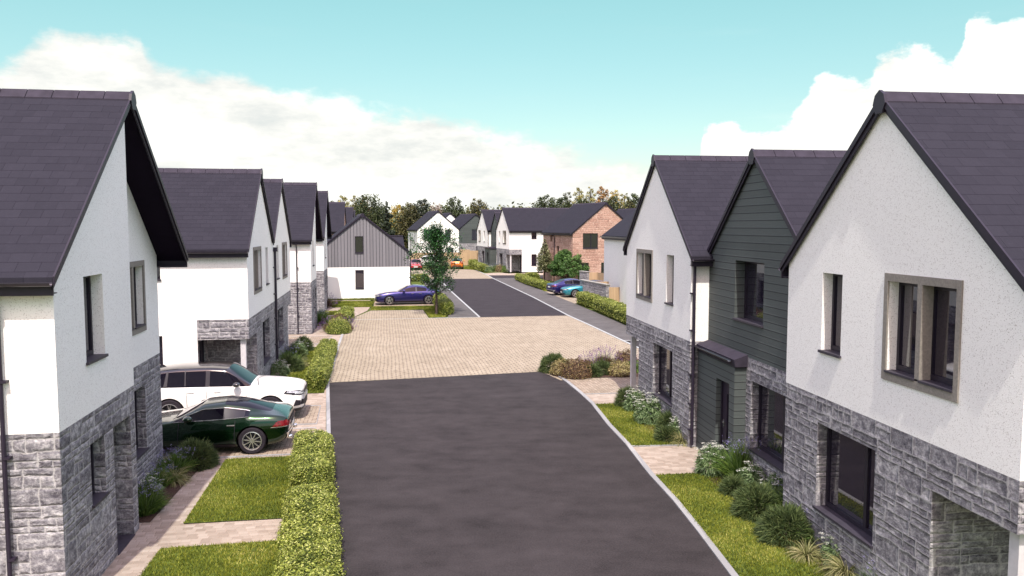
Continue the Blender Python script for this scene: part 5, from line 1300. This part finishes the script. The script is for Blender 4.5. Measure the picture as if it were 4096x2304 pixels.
M['lf_street']=m_leaf('street_tree_leaf',[(0.,(.008,.026,.008)),(.5,(.016,.055,.014)),(.85,(.035,.13,.028)),(1.,(.10,.28,.06))],trans=.25,rough=.35,spec=.5)
M['lf_maple']=m_leaf('maple_leaf',[(0.,(0.025,0.058,0.013)),(.5,(0.058,0.130,0.029)),(1.,(0.144,0.245,0.065))],trans=.25)
M['lf_cone']=m_leaf('variegated_leaf',[(0.,(0.029,0.040,0.013)),(.5,(0.086,0.101,0.036)),(1.,(0.396,0.396,0.216))],trans=.2)
M['lf_green']=m_leaf('oak_green_leaf',[(0.,(0.016,0.024,0.009)),(.5,(0.040,0.056,0.019)),(.85,(0.079,0.101,0.036)),(1.,(0.158,0.173,0.079))],trans=.2)
M['lf_pine']=m_leaf('pine_needles',[(0.,(0.010,0.016,0.010)),(.6,(0.024,0.035,0.019)),(1.,(0.058,0.072,0.036))],trans=.05)
M['lf_autumn']=m_leaf('autumn_yellow_leaf',[(0.,(.18,.12,.02)),(.5,(.42,.30,.05)),(1.,(.60,.48,.15))],trans=.3)
M['lf_birch']=m_leaf('olive_birch_leaf',[(0.,(.08,.075,.025)),(.5,(.25,.23,.075)),(1.,(.46,.42,.16))],trans=.3)
M['lf_bronze']=m_leaf('bronze_leaf',[(0.,(.020,.022,.008)),(.5,(.058,.058,.020)),(1.,(.17,.155,.055))],trans=.15)
M['lf_orange']=m_leaf('orange_leaf',[(0.,(0.144,0.072,0.022)),(.5,(0.317,0.173,0.058)),(1.,(0.432,0.288,0.130))],trans=.25)
M['lf_pink']=m_leaf('dry_pink_leaf',[(0.,(0.144,0.108,0.079)),(.5,(0.274,0.209,0.173)),(1.,(0.396,0.331,0.274))],trans=.2)
def oval(r,a=.45,b=1.): return lambda z: r*(max(.05,math.sin(math.pi*min(1,max(0,(z*(1-.0)+.06)))**a))**b)
def cone(r): return lambda z: r*(1-z)**.8*(.35+.65*min(1,z*5))+.05
# young street tree
t=empty('street_tree',(-5.14,54.38,0),0,label='slim young tree with glossy green leaves in front of the blue saloon',cat='tree')
random.seed(11)
mb=MB(); mb.tube([(0,0,0),(.02,0,1.2),(0,.02,2.6),(.03,0,4.2),(.0,0,5.7)],.10,9,.02)
tips=[]; clus=[]
for i in range(34):
    z=1.35+i*.125; a=i*2.4+random.random()*.5
    env=2.4*math.sin(math.pi*min(.999,((z-.95)/5.6))**.62)*(1. if z<3.9 else .82); L=max(.35,env)*(.75+.3*random.random())
    if z>4.6: L*=.75
    d=Vector((math.cos(a),math.sin(a),.42+.14*z)).normalized(); p=Vector((0,0,z)); pts=[p]
    for k in range(4): p=p+d*L/4+Vector((0,0,.02*k)); pts.append(p.copy())
    mb.tube(pts,.026,5,.006)
    for k in range(1,5):
        for _ in range(3):
            c=pts[k]+Vector((random.gauss(0,.13),random.gauss(0,.13),random.gauss(.02,.12)))*(1+.2*L); clus.append(tuple(c))
            if random.random()<.5: mb.tube([pts[k-1],c],.008,4,.003)
mb.build('trunk',M['bark'],t)
C=np.array(clus); n=12500; i=RNG.integers(0,len(C),n); P=C[i]+RNG.normal(size=(n,3))*.14
u=np.clip(RNG.random(n)*.9+.1*RNG.random(len(C))[i],0,1)
npmesh('crown',leaves(P,np.tile([0,0,1.],(n,1)),.12,.6,1.1),4,M['lf_street'],t,uv=np.stack([u,u],1))
# conical tree and maple in the red house garden
t=empty('conical_tree',(3.55,87.4,0),0,label='slender cone-shaped speckled tree at the corner of the red sandstone house',cat='tree'); random.seed(3)
tree_mesh(t,'c',4.75,0,lambda z:1.12*(1-z)**.75*min(1,.55+z*3)+.04,.13,6500,'lf_cone',bare=.24,blobs=44,jag=.3,trunk_r=.09)
t=empty('maple_tree',(5.95,84.0,0),0,label='low spreading bright green tree in front of the red sandstone house',cat='tree'); random.seed(5)
mb=MB(); tips=[]
for i in range(7):
    a=i*.9; limb(mb,(0,0,.1),(math.cos(a)*.75,math.sin(a)*.75,1.),1.9,.07,1,tips,.6,2)
mb.build('trunk',M['bark'],t)
n=90; C=[]
for i in range(n):
    z=(i+.5)/n; a=i*2.399; r=2.05*math.sqrt(max(.02,1-(z*1.05-.12)**2*1.05))*(.45+.55*math.sqrt(random.random())); C.append((math.cos(a)*r,math.sin(a)*r,.95+2.45*z))
C=np.array(C); k=17000; i=RNG.integers(0,n,k); v=rdir(k); P=C[i]+v*(.42*np.clip(1-np.abs(RNG.normal(size=k))*.25,.1,1.2))[:,None]*np.array([1,1,.7])
u=np.clip(RNG.random(k)*.7+.3*RNG.random(n)[i],0,1)
npmesh('crown',leaves(P,v*.7+np.array([0,0,.6]),.17,.55,.8),4,M['lf_maple'],t,uv=np.stack([u,u],1))
# a slim tree right of the boarded gable, pale, behind the street tree
def bgtree(name,kind,px,Y,top,wpx,label,mat,leaf,nl,prof_,bare=.18,blobs=26,jag=.25,group='trees behind the estate'):
    X_=(px-2048)/3220*Y*.9995; H=6+(904-top+9)/3230*Y; r=wpx/2/3220*Y
    o=empty(name,(X_,Y,-.05),random.random()*360,label=label,cat='tree',group=group)
    tree_mesh(o,kind,H,0,prof_(r),leaf,nl,mat,bare=bare,blobs=blobs,jag=jag,trunk_r=.028*H*.6)
    return o
random.seed(21)
bgtree('garden_tree','o',1762,96.,958,72,'pale green garden tree half hidden by the young street tree','lf_cone',.16,4200,oval,bare=.1,blobs=26)
bgtree('garden_tree','o',2486,78.,928,42,'thin leafy young tree at the corner of the plain white house','lf_maple',.15,900,oval,bare=.1,blobs=20,jag=.5)
ov=lambda r:(lambda z:r*1.22*max(.05,math.sin(math.pi*(.17+.74*z)))**.75)
B=[('autumn_tree',1325,190,803,60,'small autumn tree first right of the left roofs','lf_bronze',2600,ov),
('autumn_tree',1378,185,783,62,'yellow and olive tree left of the big oak','lf_birch',3600,ov),
('autumn_tree',1424,188,780,50,'thin olive tree close to the big oak','lf_birch',2600,ov),
('autumn_tree',1460,192,779,44,'orange topped tree behind the big oak','lf_orange',2600,ov),
('oak_tree',1475,160,783,150,'biggest dark green oak above the boarded gable','lf_green',11000,ov),
('autumn_tree',1592,178,822,72,'bright yellow tree between the pine and the bronze tree','lf_autumn',3600,ov),
('bronze_tree',1640,158,812,96,'bronze green tree left of the far white gable','lf_bronze',6500,ov),
('oak_tree',1690,165,797,90,'dark tree with a pointed crown above the far white roof','lf_pine',6000,ov),
('autumn_tree',1745,190,812,80,'dry pinkish tree above the far white gable','lf_pink',3000,ov),
('oak_tree',1816,165,789,98,'round dark green tree above the far green roof','lf_green',6500,ov),
('bronze_tree',1910,162,794,92,'dark bronze tree just left of the far terrace','lf_bronze',6500,ov),
('oak_tree',2180,150,776,100,'left of the dark trees behind the long slate roof','lf_green',7000,ov),
('oak_tree',2250,153,786,84,'second dark tree behind the red sandstone house','lf_green',5500,ov),
('oak_tree',2325,156,792,96,'third dark tree behind the red sandstone roof','lf_green',5500,ov),
('autumn_tree',2268,185,768,56,'olive tree peeping over the dark trees on the right','lf_bronze',2600,ov),
('autumn_tree',2315,186,750,66,'tall olive birch above the dark trees','lf_birch',3600,ov),
('autumn_tree',2362,184,745,58,'slim pale birch beside the orange tree','lf_birch',3000,ov),
('autumn_tree',2410,183,744,70,'tallest orange autumn tree behind the red house','lf_orange',4200,ov),
('autumn_tree',2455,187,759,62,'yellow autumn tree right of the orange one','lf_autumn',3200,ov),
('autumn_tree',2495,188,770,60,'small yellow tree near the right terrace roof','lf_birch',2800,ov),
('oak_tree',2445,150,788,116,'dark tree right of the red sandstone ridge','lf_green',7500,ov),
('oak_tree',2530,148,772,86,'dark tree disappearing behind the right terrace','lf_green',5500,ov),
('bronze_tree',2518,140,800,62,'bronze leaved tree before the last dark tree','lf_bronze',3500,ov)]
for nm,px,Y,top,w,lb,mat,nl,pf in B: bgtree(nm,'o',px,Y,top,w,lb,mat,.34,nl,pf,bare=.12,blobs=30,jag=.30)
bgtree('pine_tree','p',1549,155.,803,80,'dark pine with a layered crown right of the big oak','lf_pine',.34,6500,lambda r:(lambda z:r*(1.05-z)**.6*(.65+.35*math.sin(z*38))),bare=.1,blobs=46,jag=.2)
bgtree('pine_tree','p',1700,150.,845,70,'lower dark conifer beside the bronze tree','lf_pine',.34,4500,lambda r:(lambda z:r*(1.05-z)**.7),bare=.05,blobs=36,jag=.2)
# low scrub and the far-off wood reading as one mass
def wood(x0,x1,Y0,Y1,n,hmin,hmax,label,mats,leaf=.8,nl=260):
    Vs=[];U=[]
    for i in range(n):
        x=x0+(x1-x0)*(i+random.random())/n; y=Y0+(Y1-Y0)*random.random(); h=hmin+(hmax-hmin)*random.random(); r=h*.33
        v=rdir(nl); P=np.array([x,y,h*.55])+v*np.array([r,r,h*.48])*np.clip(1-np.abs(RNG.normal(size=nl))*.3,.2,1.15)[:,None]
        Vs.append(leaves(P,v,leaf,.7)); u=np.clip(RNG.random()*.6+RNG.random(nl)*.4,0,1); U.append(np.stack([u,u],1))
    o=npmesh('wood',np.concatenate(Vs),4,M[mats],uv=np.concatenate(U)); return tag(o,label,'woodland',kind='stuff')
M['lf_wood']=m_leaf('distant_wood_leaf',[(0.,(0.029,0.040,0.014)),(.35,(0.058,0.072,0.022)),(.6,(0.101,0.115,0.032)),(.8,(0.187,0.180,0.058)),(1.,(0.245,0.194,0.072))],trans=.15)
wood(-90,80,200,235,150,10.2,12.2,'far-off mixed wood along the horizon','lf_wood')
wood(-60,60,170,182,90,6.,9.2,'undergrowth at the foot of the trees behind the estate','lf_green',.55,300)
# ------------------------------------------------------------------ light, sky, camera
HEAD,ELEV=-1.0,59.
sd=bpy.data.lights.new('sun','SUN'); sd.energy=2.8; sd.angle=R(.6); sd.color=(1.,.955,.87)
so=bpy.data.objects.new('sun',sd); COL.objects.link(so)
dv=Vector((math.sin(R(HEAD))*math.cos(R(ELEV)),math.cos(R(HEAD))*math.cos(R(ELEV)),-math.sin(R(ELEV))))
so.rotation_euler=dv.to_track_quat('-Z','Y').to_euler(); so.location=(0,-20,60)
W=bpy.data.worlds.new('World'); S.world=W; W.use_nodes=True
class WN(NT):
    def __init__(s): s.nt=W.node_tree
t=WN(); nt=W.node_tree; bg=nt.nodes['Background']
sky=nt.nodes.new('ShaderNodeTexSky'); sky.sky_type='NISHITA'; sky.sun_disc=False; sky.sun_elevation=R(ELEV); sky.sun_rotation=R(180+HEAD)
sky.air_density=1.0; sky.dust_density=.6; sky.ozone_density=2.0
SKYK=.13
tc=nt.nodes.new('ShaderNodeTexCoord'); q=nt.nodes.new('ShaderNodeSeparateXYZ'); nt.links.new(tc.outputs['Generated'],q.inputs[0])
dx,dy,dz=(X(nt,q.outputs[i]) for i in range(3))
az=dx._m('ARCTAN2',dy)            # 0 = down the road, + = right
el=dz._m('ARCSINE')
# cloud-top line as a function of azimuth (radians)
fc=nt.nodes.new('ShaderNodeFloatCurve'); cm=fc.mapping; cv=cm.curves[0]
azn=(az+.8)/1.6
pts=CLOUD_TOP=[(-.75,.18),(-.60,.165),(-.558,.167),(-.545,.175),(-.524,.193),(-.482,.201),(-.425,.205),(-.418,.192),(-.39,.176),(-.337,.169),(-.282,.159),(-.196,.157),(-.166,.143),(-.051,.127),(.047,.105),(.138,.077),(.219,.055),(.227,.102),(.241,.122),(.29,.118),(.326,.122),(.362,.167),(.412,.175),(.422,.19),(.454,.194),(.496,.182),(.502,.206),(.512,.217),(.546,.21),(.60,.215),(.75,.2)]
full=[(-.8,.19)]+pts+[(.8,.2)]
while len(cv.points)<len(full): cv.points.new(.5,.5)
for p,(a_,e_) in zip(cv.points,full): p.location=((a_+.8)/1.6,e_); p.handle_type='AUTO_CLAMPED'
cm.update(); nt.links.new(azn.s,fc.inputs['Value'])
top=X(nt,fc.outputs[0])
cvec=t.vec(az*1.,el*1.7)
n1=t.noise(cvec,13.,10,.60); n2=t.noise(cvec,3.2,5,.5); n3=t.noise(t.vec(az*.8,el*5.),5.,7,.6)
d=top-el+(n1-.5)*.078+(n2-.5)*.030
right=az.step(.19,.25)
softw=.045
m_left=d.step(-.006,.018)*(n3+d*9.).step(.28,.50); m_right=d.step(-.002,.009)
m_left=m_left.max(d.step(.004,.018)*az.lt(-.36).step(0.,1.))
mask=(m_left*(1-right)+m_right*right).clamp()
wisp=(n3-.52).step(0.,.25)*el.step(.05,.2,.6,.12)*.30
fade=el.step(.0,.075,.80,0.)
maskf=(mask.max(wisp)).max(fade)
shade=t.noise(t.vec(az*1.2,el*3.4),5.,8,.62)
ccol=t.ramp((shade*1.1+(n1-.5)*.30+d*.7-.08+az.step(.19,.25)*.16).clamp(),[(.27,(.345,.37,.365)),(.40,(.41,.42,.405)),(.50,(.48,.48,.455)),(.60,(.58,.58,.545))])
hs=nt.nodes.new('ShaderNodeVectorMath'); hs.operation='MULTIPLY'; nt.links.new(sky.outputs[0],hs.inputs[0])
hi_=el.step(.36,.56)  # unseen upper sky, boosted and warmed as added ambient for the shaded walls
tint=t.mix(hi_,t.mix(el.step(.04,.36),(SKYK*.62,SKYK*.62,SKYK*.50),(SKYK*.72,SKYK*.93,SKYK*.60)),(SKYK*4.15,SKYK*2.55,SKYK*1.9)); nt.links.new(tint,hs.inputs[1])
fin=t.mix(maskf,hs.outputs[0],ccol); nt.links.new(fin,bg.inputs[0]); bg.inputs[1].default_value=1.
cam=bpy.data.cameras.new('camera'); co=bpy.data.objects.new('camera',cam); COL.objects.link(co)
cam.sensor_width=36; cam.lens=36*3220/4096; cam.clip_end=5000; cam.clip_start=.1
co.location=(0,0,6.); co.rotation_euler=(R(90)-math.atan(248/3220),0,0); S.camera=co
S.view_settings.view_transform='Standard'; S.view_settings.look='None'; S.view_settings.exposure=1.1; S.view_settings.gamma=1
